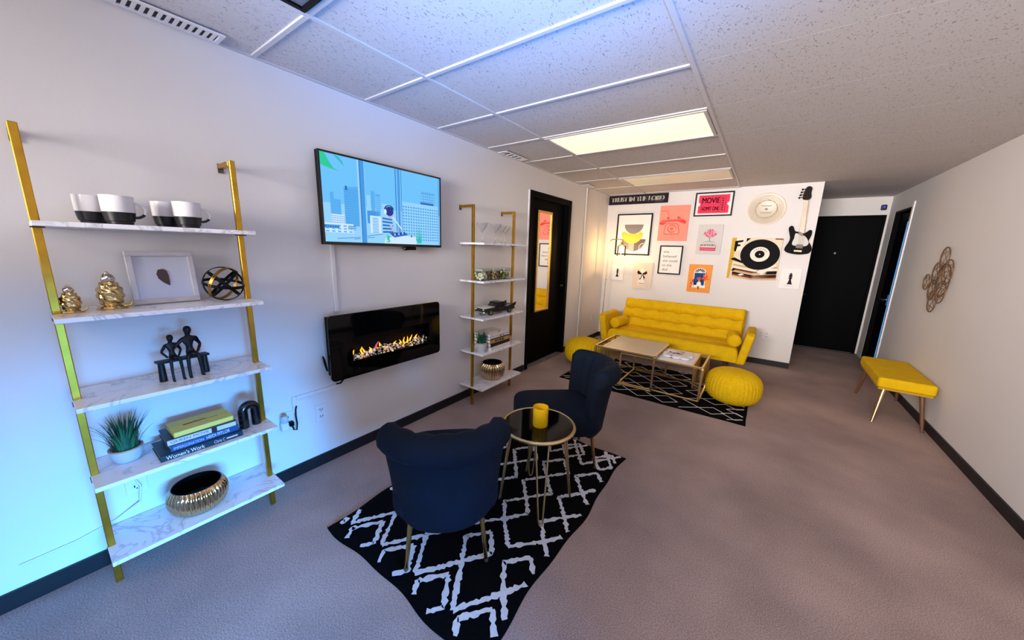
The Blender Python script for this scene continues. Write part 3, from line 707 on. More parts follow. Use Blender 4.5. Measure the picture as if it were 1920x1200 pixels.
def jar(label, y, colA, seed):
    t = thing('glass_jar', label, 'jar', (.2, y, 1.172), 0, 'square glass jars')
    MB().box(-.05, .05, -.056, .056, 0, .078).build('jar_glass', THIN, t, bevel=.012, seg=3)
    MB().box(-.052, .052, -.058, .058, .082, .104).build('lid', mat('lid_glass', 'b4b6a4', .15, trans=.3), t, bevel=.006, seg=2)
    rg = random.Random(seed); m = MB()
    for i in range(70):
        r = rg.uniform(.007, .011); m.sphere((rg.uniform(-.036, .036), rg.uniform(-.042, .042), .012+rg.random()*.048), r, nu=7, nv=5, m=rg.randrange(len(colA)))
    o = m.build('filling', colA, t, smooth=True); o['kind'] = 'stuff'
jc = lambda n, c: mat(n, c, .5)
jar('square glass jar with pale mint sweets, leftmost of three', 1.55, [jc('mint', 'd0deb8'), jc('cream_sweet', 'd8d8c0'), jc('grey_mint', 'b8c4a4')], 1)
jar('square glass jar with brown and tan snacks, middle of three', 1.705, [jc('tan', 'c8aa68'), jc('brown', '7c5a34'), jc('straw', 'c8b078')], 2)
jar('square glass jar with green sweets, rightmost of three', 1.865, [jc('olive', '8a9a44'), jc('lime', 'a8b850'), jc('moss', '66743a')], 3)
# model car
t = thing('model_car', 'black toy classic car with a white bonnet and tail fins', 'toy car', (.165, 1.79, .84), -.12)
CB = mat('car_black', '0c0c12', .2, coat=.6); CW = mat('car_white', 'd8d4cc', .3, coat=.4); CH = mat('car_chrome', 'c8c8c8', .15, 1)
def side(prof, x0, x1, nm, mt_, bev=.006): return MB().prism(prof, lambda u, v, w: (w, u, v), x0, x1).build(nm, mt_, t, bevel=bev, seg=3)
side([(-.205, .03), (-.205, .055), (-.19, .066), (-.06, .072), (.10, .070), (.17, .072), (.21, .082), (.205, .05), (.195, .03), (.0, .022)], -.07, .07, 'body', CB)
side([(-.195, .066), (-.06, .073), (-.06, .076), (-.12, .078), (-.19, .072)], -.058, .058, 'bonnet', CW, .003)
side([(-.06, .07), (-.02, .108), (.06, .112), (.11, .075)], -.055, .055, 'cabin', mat('car_glass', '15171c', .05, coat=.5), .004)
side([(-.03, .108), (-.02, .113), (.06, .117), (.085, .104), (.06, .110), (-.01, .107)], -.057, .057, 'roof', CB, .002)
for x in (-.066, .066):
    MB().prism([(.12, .07), (.225, .102), (.215, .07)], lambda u, v, w: (w, u, v), x-.006, x+.006).build('tail_fin', CB, t, bevel=.002)
for y in (-.125, .13):
    for x in (-.064, .064):
        w_ = MB().cyl((x-.009, y, .027), (x+.009, y, .027), .027, n=24).build('wheel', mat('tyre', '111114', .7), t, smooth=True)
        MB().cyl((x-.0105, y, .027), (x+.0105, y, .027), .015, n=20).build('hubcap', CH, w_, smooth=True)
MB().tube([(-.072, -.205, .035), (-.06, -.215, .035), (.06, -.215, .035), (.072, -.205, .035)], .007, 8).build('front_bumper', CH, t, smooth=True)
MB().tube([(-.072, .2, .038), (-.06, .212, .038), (.06, .212, .038), (.072, .2, .038)], .007, 8).build('rear_bumper', CH, t, smooth=True)
for x in (-.05, .05): MB().sphere((x, -.205, .056), .012, .006, .012).build('headlight', CH, t, smooth=True)
potted('small potted grass in a pale green pot beside white books', (.215, 1.535, .515), .05, .09, .16, 110, 2)
gC = 'stacked books on the shelf beside the door'
BK1 = mat('cover_white', 'd9d5d0', .5, var=.03); BK2 = mat('cover_maroon_black', '241418', .45, var=.2); BK3 = mat('cover_gold', 'a8874a', .45, var=.2); BK4 = mat('cover_navy', '1d1b3a', .45, var=.2); BK5 = mat('cover_cream', 'd8cfc8', .5, var=.05)
zz = .515
def cb(lbl, h, cover, rz, dy, sp, tp=None, w=.30, d=.2):
    global zz
    book('book', lbl, (.175, 1.735+dy, zz), rz, w, d, h, cover, PAPER, gC, sp, tp); zz += h
cb('white book at the bottom of the stack beside the small grass pot', .040, BK1, .0, .015, [(None, .1, .8, LIL, .45, .6)])
cb('dark maroon book second from the bottom beside the pink cup', .034, BK2, .02, .005, [(None, .02, .98, BK2, .05, .95)])
cb('gold spined book in the middle of the stack', .034, BK3, -.01, .0, [(None, .25, .33, BK2, .2, .8), (None, .36, .42, BK2, .25, .8), (None, .48, .56, BK2, .2, .8), (None, .6, .7, BK2, .2, .75)], w=.29)
cb('navy and cream book with a blotted spine near the top', .030, BK4, .01, -.005, [(None, .0, 1, BK4, .02, .4), (None, 0, 1, BK5, .4, .98), (None, .5, .6, BK4, .5, .9), (None, .68, .74, BK4, .55, .9)], w=.285)
cb('cream book with a red arc on its cover, topmost', .022, BK5, .02, -.01, [(None, 0, 1, BK5, .05, .95)], [([(-.3+.5*math.cos(a), .6*math.sin(a)) for a in [PI*i/12 for i in range(13)]] + [(-.3+.42*math.cos(a), .52*math.sin(a)) for a in [PI*i/12 for i in range(12, -1, -1)]], REDI)], w=.275, d=.19)
t = thing('pink_cup', 'small blush pink cup with brown bits on top beside the book stack', 'cup', (.16, 1.995, .515))
MB().lathe([(0, 0), (.04, 0), (.052, .02), (.056, .06), (.050, .062), (.046, .05), (0, .048)], 32).build('cup', mat('blush_pink', 'c9967f', .5, var=.06), t, smooth=True)
m = MB(); rg = random.Random(9)
for i in range(12): m.sphere((rg.uniform(-.03, .03), rg.uniform(-.03, .03), .056+rg.random()*.012), .011, nu=8, nv=6, m=i % 2)
o = m.build('filling', [mat('brown_bit', '4a2a24', .6), mat('tan_bit', 'c4a896', .6)], t, smooth=True); o['kind'] = 'stuff'
# ------------------------------------------------------------------ picture wall
FF = lambda u, v, w: (u, -w, v)                 # on the far wall: u right, v up, w out of the wall
def art(name, label, x0, x1, z0, z1, frame=None, fw=.016, depth=.022, edge=None, cat='picture', back=None):
    t = thing(name, label, cat, ((x0+x1)/2, D-.001, z0), 0, 'pictures on the far wall')
    w, h = x1-x0, z1-z0; a = w/2
    if frame:
        m = MB()
        for p in (rect(-a, a, 0, fw), rect(-a, a, h-fw, h), rect(-a, -a+fw, fw, h-fw), rect(a-fw, a, fw, h-fw)): m.prism(p, FF, 0, depth)
        m.build('frame', frame, t, bevel=.002, seg=1)
        MB().prism(rect(-a+fw*.9, a-fw*.9, fw*.9, h-fw*.9), FF, .002, depth-.010).build('backing', back or PAPER, t)
        s = depth-.010
    else:
        MB().prism(rect(-a, a, 0, h), FF, 0, depth).build('canvas', edge or PAPER, t, bevel=.002, seg=1); s = depth
    return t, w, h, s
class Print:
    """flat layers on a picture: coordinates 0..1 across and up"""
    def __init__(s, w, h, z): s.w, s.h, s.z, s.mb, s.ms, s.k = w, h, z, MB(), [], 0
    def fn(s, u, v, w): return FF((u-.5)*s.w, v*s.h, s.z+.0004+.0002*w)
    def mi(s, m):
        if m not in s.ms: s.ms.append(m)
        return s.ms.index(m)
    def p(s, pts, m): s.k += 1; s.mb.poly(pts, s.fn, s.k, s.mi(m)); return s
    def line(s, pts, w, m, jit=0): s.k += 1; s.mb.strip(pts, w, s.fn, s.k, s.mi(m), jit); return s
    def text(s, t, u0, u1, v0, v1, m, bold=0): s.k += 1; put_text(s.mb, t, u0, u1, v0, v1, s.fn, s.k, s.mi(m), bold); return s
    def done(s, t): return s.mb.build('print', s.ms, t)
def ink(n, c): return mat('ink_'+n, c, .7, var=.02, vscale=30, spec=.08)
CHAR = ink('charcoal', '2b2328')
t, w, h, s = art('wall_sign', 'long dark sign with white capitals TRUST IN THE LORD', .012, .918, 2.203, 2.343, None, edge=mat('sign_charcoal', '2a2126', .7, var=.1, spec=.08), cat='sign')
p = Print(w, h, s); p.text('TRUST IN THE LORD', .05, .94, .29, .77, ink('white', 'f2ece4'), .005); p.line([(.8, .19), (.93, .19)], .03, ink('greyw', '8a8082')); p.done(t)
t, w, h, s = art('framed_picture', 'black framed print of a yellow bowl between grey half circles', .18, .727, 1.418, 2.057, BLKPL, .02)
p = Print(w, h, s)
def half(u, v, r, r2): return circ(u, v, r, r2, 30, PI, 2*PI)
p.p(half(.5, .74, .27, .225), ink('taupe', '8d8583')); p.p(half(.53, .39, .34, .30), ink('grey', '8a8488'))
p.p([(.38, .115), (.55, .095), (.55, .39), (.38, .39)], ink('slate', '8f99aa')); p.p([(.55, .095), (.70, .15), (.80, .26), (.86, .39), (.55, .39)], ink('mauve', '6b6268'))
p.p(circ(.47, .53, .31, .25, 30, PI, 2*PI) + [(.70, .57), (.62, .52), (.5, .515), (.35, .53), (.22, .58)], ink('ochre', 'e2c052')); p.p(half(.5, .74, .22, .2), MATS['ink_taupe'])
p.line([(.70, .12), (.70, .22), (.74, .27), (.82, .29)], .012, PAPER); p.done(t)
t, w, h, s = art('canvas_picture', 'pink canvas of a rotary telephone', .827, 1.235, 1.645, 2.157, None, edge=mat('salmon_canvas', 'f2907c', .7, var=.05))
p = Print(w, h, s); pk, pk2, pk3 = ink('coral', 'f0655e'), ink('red_coral', 'e8443f'), ink('light_coral', 'f7a48f')
p.p([(.20, .18), (.70, .18), (.74, .24), (.69, .44), (.62, .5), (.28, .5), (.22, .42)], pk); p.p([(.23, .21), (.68, .21), (.70, .25), (.66, .42), (.60, .47), (.30, .47), (.25, .40)], pk3)
p.p([(.02, .50), (.10, .58), (.25, .59), (.70, .61), (.84, .60), (.93, .54), (.90, .48), (.78, .51), (.66, .55), (.28, .54), (.18, .46), (.06, .46)], pk2)
p.p([(.06, .52), (.12, .56), (.3, .57), (.7, .59), (.82, .58), (.7, .565), (.3, .55), (.16, .5)], pk); p.p(circ(.47, .345, .16, .115), pk2); p.p(circ(.47, .345, .14, .1), pk3)
for i in range(10): p.p(circ(.47+.115*math.cos(.5+i*.52), .345+.082*math.sin(.5+i*.52), .018, .015, 10), pk2)
p.p(circ(.47, .345, .06, .045), pk); p.p([(.26, .63), (.36, .60), (.34, .66), (.28, .68)], pk2); p.p([(.62, .63), (.76, .62), (.70, .67), (.62, .69)], pk2)
p.line([(.04, .84), (.2, .86), (.3, .8), (.32, .7), (.28, .64)], .012, pk2); p.done(t)
t, w, h, s = art('framed_picture', 'black framed red cinema ticket print reading MOVIE ADMIT ONE', 1.287, 1.758, 1.99, 2.313, BLKPL, .018)
p = Print(w, h, s); rd, dk = ink('ticket_red', 'e6405e'), ink('ticket_dark', '4a1a2c')
p.p([(.10, .12), (.90, .12), (.90, .42)] + circ(.90, .5, .05, .08, 10, -PI/2, -3*PI/2) + [(.90, .58), (.90, .88), (.10, .88), (.10, .58)] + circ(.10, .5, .05, .08, 10, PI/2, -PI/2) + [(.10, .42)], rd)
for q in ([(.18, .19), (.80, .19)], [(.18, .81), (.80, .81)], [(.18, .19), (.18, .81)], [(.80, .19), (.80, .81)], [(.68, .21), (.68, .79)]): p.line(q, .008, dk)
p.text('MOVIE', .20, .655, .54, .77, dk, .0045); p.text('ADMIT ONE', .20, .655, .235, .40, dk, .003)
for i in range(7): p.p(circ(.22+.068*i, .47, .009, .013, 8), dk)
for i in range(6): p.p(rect(.71, .76, .25+.09*i, .29+.09*i), dk)
p.done(t)
t, w, h, s = art('framed_picture', 'thin black framed white print reading she believed she could so she did', .882, 1.207, 1.147, 1.576, BLKPL, .018)
p = Print(w, h, s); g_ = ink('soft_grey', '5d5a5a')
for i, (tx, wd_) in enumerate((('she', .24), ('believed', .58), ('she could', .63), ('so she', .41), ('did', .24))):
    y = .74-.155*i; asc = .09
    p.text(tx, .18, .18+wd_, y-(.0 if tx != 'x' else .0), y+asc, g_)
p.done(t)
t, w, h, s = art('canvas_picture', 'grey canvas with a pink tree growing over a row of piano keys', 1.377, 1.687, 1.466, 1.875, None, edge=mat('grey_canvas', 'cbc8c4', .7))
p = Print(w, h, s); tr = [ink('tree_pink', 'e06a8a'), ink('tree_rose', 'd0446c'), ink('tree_blush', 'f0a8b8')]; br = ink('bark', '7a4450'); rg = random.Random(4)
p.line([(.52, .44), (.50, .54), (.44, .62)], .02, br); p.line([(.5, .53), (.58, .63)], .016, br)
for i in range(90):
    a, q = rg.uniform(0, PI*2), math.sqrt(rg.random()); p.p(circ(.5+.27*q*math.cos(a), .70+.13*q*math.sin(a), .02+.02*rg.random(), .014+.012*rg.random(), 7), rg.choice(tr))
for i in range(8): p.line([(.52, .45), (.25+.07*i, .40+.012*math.sin(i))], .006, ink('root_grey', '9a9694'))
p.p(rect(.17, .80, .12, .32), ink('piano_red', 'd0345c')); p.p(rect(.19, .78, .23, .34), ink('white', 'e8e2da'))
for i in range(9): p.p(rect(.20+.064*i, .235+.064*i, .26, .34), CHAR)
p.line([(.19, .17), (.78, .17)], .02, tr[2]); p.done(t)
def king(p, c):
    prof = [(.13, 0), (.13, .05), (.10, .09), (.05, .38), (.05, .48), (.10, .50), (.10, .54), (.06, .56), (.06, .64), (.10, .66), (.10, .69), (.06, .70), (.09, .84), (.03, .87), (.03, .90), (.07, .91), (.07, .95), (.03, .95), (.03, 1)]
    pl = [(.5+a, .22+b*.56) for a, b in prof] + [(.5-a, .22+b*.56) for a, b in prof[::-1]]
    p.p(pl, c)
for lb, q in (('small white canvas with a black chess king beside the floor lamp', (.155, .357, 1.0, 1.246)), ('small white canvas with a black chess king below the guitar', (2.405, 2.618, 1.057, 1.316))):
    t, w, h, s = art('canvas_picture', lb, *q); p = Print(w, h, s); king(p, CHAR); p.line([(.25, .13), (.75, .13)], .014, ink('soft_line', 'bdb8b4')); p.done(t)
t, w, h, s = art('canvas_picture', 'cream striped canvas with a black bow over a bottle', .508, .808, .895, 1.308, None, edge=mat('cream_canvas', 'e6d6c4', .7))
p = Print(w, h, s); st_ = ink('stripe', 'c9a892')
for i in range(11): p.line([(.06+.088*i, .02), (.06+.088*i, .98)], .014, st_)
p.p([(.32, .14), (.66, .14), (.66, .36), (.58, .46), (.58, .76), (.42, .76), (.42, .46), (.32, .36)], ink('bottle_cream', 'efe6d8')); p.line([(.36, .19), (.64, .19)], .016, CHAR)
p.p([(.49, .58), (.28, .70), (.24, .60), (.30, .54), (.48, .545)], CHAR); p.p([(.51, .58), (.72, .68), (.76, .60), (.68, .54), (.52, .545)], CHAR)
p.p([(.49, .56), (.44, .42), (.34, .34), (.44, .35), (.52, .52)], CHAR); p.p([(.51, .56), (.58, .42), (.60, .34), (.66, .44), (.53, .56)], CHAR); p.done(t)
t, w, h, s = art('canvas_picture', 'orange canvas with flowers before a blue arched window', 1.322, 1.622, .912, 1.315, None, edge=mat('orange_canvas', 'e8923a', .7, var=.08))
p = Print(w, h, s); wh = ink('white', 'e8e2da'); bl, bl2, rr_, fl = ink('win_blue', '1d4f86'), ink('win_navy', '16264a'), ink('flower_red', 'e04428'), ink('flower_orange', 'f0682c')
p.p(rect(.22, .80, .17, .26), wh); p.p(rect(.25, .76, .26, .72), wh); p.p(circ(.505, .72, .255, .155, 24, 0, PI), wh); p.p(rect(.28, .73, .26, .70), bl)
for i in range(7):
    a = PI*(i+.15)/7; b = PI*(i+.85)/7
    p.p([(.505+.07*math.cos(a), .725+.042*math.sin(a)), (.505+.22*math.cos(a), .725+.13*math.sin(a)), (.505+.22*math.cos(b), .725+.13*math.sin(b)), (.505+.07*math.cos(b), .725+.042*math.sin(b))], bl2)
p.line([(.42, .26), (.42, .70)], .014, bl2); p.line([(.60, .26), (.60, .70)], .014, bl2); p.p([(.28, .26), (.40, .26), (.28, .5)], bl2)
rg = random.Random(8)
for i in range(26): p.p(circ(.76+rg.gauss(0, .06), .53+rg.gauss(0, .045), .035, .025, 7), rg.choice([rr_, fl]))
for i in range(18): p.p(circ(.2+rg.gauss(0, .05), .28+rg.gauss(0, .07), .03, .022, 7), rg.choice([fl, ink('flower_violet', '8a5a8c')]))
p.p([(.40, .22), (.64, .22), (.6, .36), (.52, .42), (.44, .36)], wh); p.p(circ(.5, .5, .1, .05), rr_); p.p([(.47, .46), (.55, .46), (.53, .38), (.49, .38)], ink('tan_skin', 'c08a64'))
p.p([(.47, .22), (.54, .22), (.53, .11), (.48, .15)], ink('olive_stem', '5a4a1e')); p.done(t)
t, w, h, s = art('canvas_picture', 'large canvas of a black vinyl record lying on paper sleeves', 1.81, 2.37, 1.15, 1.695, None, edge=mat('sleeve_cream', 'e0d0b4', .7, var=.08, vscale=6))
p = Print(w, h, s); yl, bk, tan, rdk, cr = ink('sleeve_yellow', 'cda53a'), ink('vinyl_black', '131216'), ink('sleeve_tan', 'c9a67e'), ink('sleeve_red', '6a2a22'), ink('sleeve_white', 'ebe2d2')
p.p([(0, 0), (.05, .0), (.08, .5), (.1, 1), (0, 1)], yl); p.p([(.1, .99), (.28, .99), (.22, .7), (.08, .66)], cr); p.p([(.07, .92), (.24, .95), (.23, .9), (.13, .88), (.14, .84), (.19, .84), (.19, .80), (.13, .79), (.11, .66), (.07, .68)], bk)
p.p([(.3, .99), (.38, .99), (.3, .9)], bk); p.p([(.84, .99), (1, .985), (1, .96), (.86, .965)], rdk); p.p([(.02, .48), (.10, .52), (.3, .42), (.28, .38), (.08, .45)], bk)
for i, (v, c) in enumerate(((.30, tan), (.25, cr), (.20, rdk), (.16, tan), (.11, bk), (.07, rdk), (.03, tan))): p.p([(.1, v+.06), (.55, v-.02), (.98, v+.03), (.99, v-.015), (.5, v-.05), (.1, v+.02)], c)
p.p([(.56, .20), (.70, .12), (.96, .36), (.8, .48)], cr); p.p([(.60, .19), (.72, .30), (.70, .32), (.58, .2)], tan); p.p([(.76, .13), (.98, .15), (.98, .22), (.82, .2)], bk); p.p([(.08, .22), (.16, .26), (.15, .2), (.09, .18)], bk)
p.p([(.22, .10), (.3, .13), (.36, .1), (.28, .07)], cr)
p.p(circ(.60, .60, .385, .365, 60), bk)
for q in (.36, .32, .28, .24): p.line(circ(.60, .60, q, q*.95, 60)+[(.60+q, .60)], .003, ink('groove', '2e2c32'))
p.p(circ(.60, .61, .19, .178, 48), cr); p.p(circ(.60, .61, .095, .09, 36), bk); p.p(circ(.60, .61, .014, .013, 12), cr)
for i in range(7): p.line([(.60+.14*math.cos(a), .61+.132*math.sin(a)) for a in (.5+i*.32, .62+i*.32)], .02, MATS['ink_soft_grey'])
p.done(t)
# round plate
t = thing('wall_plate', 'round cream plate with a gold ring and faint writing', 'plate', (2.135, D-.001, 2.06), 0, 'pictures on the far wall')
def disc(prof, name, m_):
    m = MB().lathe(prof, 64); m.v = [(x, -z, y*.97) for x, y, z in m.v]; return m.build(name, m_, t, smooth=True)
disc([(0, 0), (.19, 0), (.203, .012), (.205, .022), (.198, .024), (.175, .014), (0, .012)], 'dish', mat('cream_plate', 'c9bcaa', .35, var=.04))
disc([(.2, .021), (.206, .021), (.206, .026), (.2, .026), (.199, .024)], 'rim', mat('rose_rim', '9a7a62', .4, .5))
m = MB(); pf = lambda u, v, q: (u, -.0146-.0002*q, v)
m.strip([(.115*math.cos(a), .11*math.sin(a)) for a in [2*PI*i/60 for i in range(61)]], .012, pf, 0, 0, .5)
for i in range(40):
    a = 2*PI*i/40; q = .125+.008*(i % 3); m.poly(circ(q*math.cos(a), q*.96*math.sin(a), .006, .005, 6), pf, 1, 0)

for v_, hw_ in ((.04, .055), (-.045, .06)): m.strip([(-hw_+2*hw_*i/40, v_+.008*math.sin(i*1.9)+.003*math.sin(i*.7)) for i in range(41)], .004, pf, 1, 1)
m.poly(circ(0, 0, .018, .014, 12), pf, 1, 1)
m.build('plate_print', [mat('gold_print', 'a8925a', .5), mat('faint_print', '8f8272', .6)], t)
# guitar
t = thing('electric_guitar', 'black and white electric bass guitar hung upright at the end of the picture wall', 'guitar', (2.53, D-.001, 1.50))
def chaikin(p, n=3):
    for _ in range(n): p = [q for i in range(len(p)) for a, b in [(p[i], p[(i+1) % len(p)])] for q in ((a[0]*.75+b[0]*.25, a[1]*.75+b[1]*.25), (a[0]*.25+b[0]*.75, a[1]*.25+b[1]*.75))]
    return p
def gl(pts): return [(a-2.53, b-1.50) for a, b in pts]
body = gl([(2.398, 1.82), (2.42, 1.848), (2.447, 1.84), (2.458, 1.80), (2.478, 1.772), (2.51, 1.775), (2.548, 1.742), (2.585, 1.768), (2.61, 1.798), (2.638, 1.785), (2.636, 1.72), (2.614, 1.66), (2.645, 1.62), (2.668, 1.56), (2.65, 1.512), (2.60, 1.497), (2.53, 1.493), (2.45, 1.505), (2.40, 1.53), (2.392, 1.57), (2.425, 1.64), (2.436, 1.69), (2.418, 1.75)])
MB().prism(chaikin(body, 2), FF, .006, .042).build('body', mat('guitar_black', '050506', .5, spec=.06), t, bevel=.006, seg=3)
MB().prism(chaikin(gl([(2.474, 1.755), (2.50, 1.752), (2.526, 1.731), (2.57, 1.725), (2.60, 1.69), (2.63, 1.63), (2.60, 1.592), (2.53, 1.60), (2.468, 1.603), (2.458, 1.64), (2.475, 1.69)]), 2), FF, .042, .0445).build('pickguard', mat('pickguard_white', 'c6c2bc', .5), t)
MB().prism(gl([(2.500, 2.15), (2.545, 2.145), (2.562, 1.752), (2.512, 1.760)]), FF, .036, .052).build('neck', mat('pale_maple', 'e0cdb8', .5, var=.06), t, bevel=.003, seg=1)
MB().prism(chaikin(gl([(2.498, 2.15), (2.478, 2.17), (2.488, 2.25), (2.50, 2.30), (2.535, 2.312), (2.562, 2.285), (2.553, 2.235), (2.568, 2.18), (2.548, 2.148)]), 2), FF, .034, .05).build('headstock', mat('dark_rosewood', '1c110f', .5, spec=.1, var=.2), t, bevel=.002, seg=1)
for i in range(4):
    z = .685+.032*i; MB().cyl((-.045+.006*i, -.042, z), (-.075+.006*i, -.042, z-.006), .004, n=8).sphere((-.08+.006*i, -.042, z-.007), .010, .006, .012, 10, 8).build('tuning_peg', BLKPL, t, smooth=True)
for i in range(4):
    MB().tube([(-.006+.013*i-.006, -.053, .66), (.004+.014*i-.006, -.049, .05)], .0009, 5).build('string', mat('string_steel', 'b8a888', .3, .9), t)
MB().prism(gl([(2.506, 1.575), (2.572, 1.57), (2.574, 1.615), (2.508, 1.62)]), FF, .0445, .048).build('pickup', mat('pickup_brown', '4a3a24', .4), t)
MB().prism(gl([(2.493, 1.528), (2.572, 1.524), (2.572, 1.545), (2.493, 1.549)]), FF, .042, .05).build('bridge', mat('cream_bridge', 'e2d2a8', .4), t, bevel=.002, seg=1)
MB().prism(chaikin(gl([(2.50, 1.765), (2.52, 1.775), (2.56, 1.735), (2.55, 1.715), (2.52, 1.735)]), 2), FF, .053, .056).build('neck_joint', mat('joint_brown', '8a6a58', .5), t)

# ------------------------------------------------------------------ floor lamp
t = thing('floor_lamp', 'thin gold arched floor lamp with a glowing clear glass shade', 'lamp', (.17, 4.60, 0))
MB().lathe([(0, 0), (.125, 0), (.13, .006), (.125, .018), (.02, .024), (.014, .04), (0, .04)], 40).build('base', PGOLD, t, smooth=True)
m = MB(); pts = [(0, 0, .03), (.015, 0, .8), (.03, 0, 1.52)] + [(.03+.06*(1-math.cos(a)), 0, 1.58+.07*math.sin(a)) for a in [PI/2*i/8 for i in range(9)]] + [(.19, 0, 1.652), (.212, 0, 1.648), (.225, 0, 1.635), (.228, 0, 1.60)]
m.tube(pts, .007, 10).build('pole', PGOLD, t, smooth=True)
MB().cyl((.005, 0, 1.02), (.036, 0, 1.02), .006, n=10).build('switch', PGOLD, t, smooth=True)
MB().lathe([(0, 1.612), (.02, 1.612), (.024, 1.59), (.03, 1.565), (.02, 1.56), (.02, 1.545), (0, 1.545)], 24, (.228, 0, 0)).build('socket', PGOLD, t, smooth=True)
MB().lathe([(.028, 1.565), (.062, 1.55), (.066, 1.40), (.0635, 1.40), (.0595, 1.547), (.027, 1.562)], 40, (.228, 0, 0)).build('glass_shade', THIN, t, smooth=True)
MB().sphere((.228, 0, 1.49), .03, .03, .036).cyl((.228, 0, 1.52), (.228, 0, 1.546), .016, n=16).build('bulb', mat('warm_bulb', 'fff0c8', .4, emit=150, ecol='ffd088'), t, smooth=True)
# ------------------------------------------------------------------ rugs
def rug(name, label, x0, x1, y0, y1, lines, lw, wob, jit, zt=.012):
    t = thing(name, label, 'rug', ((x0+x1)/2, (y0+y1)/2, 0))
    hx, hy = (x1-x0)/2, (y1-y0)/2
    def edge(u, v):
        x, y = (u-.5)*2*hx, (v-.5)*2*hy
        e = max(abs(x)/hx, abs(y)/hy)
        x += wob*math.sin(7*y+1)*(abs(x)/hx)**3 + wob*.5*math.sin(17*y)*(abs(x)/hx)**6
        y += wob*math.sin(8*x+2)*(abs(y)/hy)**3 + wob*.5*math.sin(19*x)*(abs(y)/hy)**6
        return x, y
    m = MB(); n1, n2 = 40, 60
    top = lambda u, v: (*edge(u, v), zt if 0 < u < 1 and 0 < v < 1 else zt*.4)
    m.grid(n1, n2, top)
    ring = [(i/n1, 0) for i in range(n1)] + [(1, i/n2) for i in range(n2)] + [(1-i/n1, 1) for i in range(n1)] + [(0, 1-i/n2) for i in range(n2)]
    vs = []
    for u, v in ring: x, y = edge(u, v); vs += [(x, y, zt*.4), (x, y, 0)]
    k = len(ring); m.add(vs, [(2*i, 2*i+1, 2*((i+1) % k)+1, 2*((i+1) % k)) for i in range(k)])
    m.build('pile', RUGB, t, smooth=True, weld=True)
    m = MB()
    def fn(u, v, w): return (u, v, zt+.002)
    for li, ln in enumerate(lines):
        # clip the polyline to the rug with a margin and roughen it
        P = []
        mg = .02
        def flush():
            if len(P) > 1:
                m.strip(P, lw, lambda u, v, w: (u, v, zt+.0012+.0003*(li % 7)), 0, 0, jit)
            P.clear()
        for (ax, ay), (bx, by) in zip(ln, ln[1:]):
            d = math.hypot(bx-ax, by-ay); n = max(2, int(d/.012))
            for i in range(n+1):
                f = i/n; x, y = ax+(bx-ax)*f, ay+(by-ay)*f
                if abs(x) < hx-mg and abs(y) < hy-mg:
                    ox, oy = (x/hx/2+.5), (y/hy/2+.5); ex, ey = edge(ox, oy)
                    P.append((ex+random.uniform(-1, 1)*jit*.006, ey+random.uniform(-1, 1)*jit*.006))
                else: flush()
        flush()
    m.build('trellis_pattern', RUGW, t)
    return t
def zig(lines, along, c, amp_off, A, per, ph, L):
    """zigzag running along 'y' or 'x' around the line c"""
    pts = []; k = int(L/per)+3
    for i in range(-2*k, 2*k+1):
        s_ = i*per/2+ph; o = c+amp_off+(A if i % 2 else -A)
        pts.append((o, s_) if along == 'y' else (s_, o))
    lines.append(pts)
def trellis(cols, step, y_list, swap, ox, oy):
    """columns of diamonds: V shaped feet between the columns, crossings, corners and closed tips"""
    out = []
    for xc in cols:
        for kind, y in y_list:
            for s in (-1, 1):
                if kind == 'D': p = [(xc, y-.11), (xc+s*.088, y), (xc, y+.11)]
                elif kind == 'L': p = [(xc+s*step/2, y), (xc, y+.178), (xc-s*.085, y+.295), (xc, y+.395)]
                else: p = [(xc+s*step/2, y), (xc, y+.133), (xc-s*.08, y+.243), (xc, y+.343), (xc+s*.098, y+.466), (xc, y+.588), (xc-s*.098, y+.712), (xc, y+.83)]
                out.append([((v if swap else u)-ox, (u if swap else v)-oy) for u, v in p])
    return out
L1 = trellis([.52+.25*i for i in range(6)], .25, [('D', -.01), ('L', .005), ('U', .38), ('D', 1.36), ('L', 1.235)], False, 1.085, .715)
rug('shag_rug', 'black and white trellis rug under the navy chairs, with a wavy edge', .565, 1.605, -.085, 1.515, L1, .022, .010, .5)
L2 = trellis([2.53+.262*i for i in range(7)], .262, [('D', .48), ('L', .50), ('U', .88), ('L', 1.72), ('D', 2.20), ('L', 2.12)], True, 1.37, 3.2325)
rug('flat_rug', 'black and white diamond rug under the gold coffee tables', .455, 2.285, 2.655, 3.81, L2, .011, .002, .1, .008)

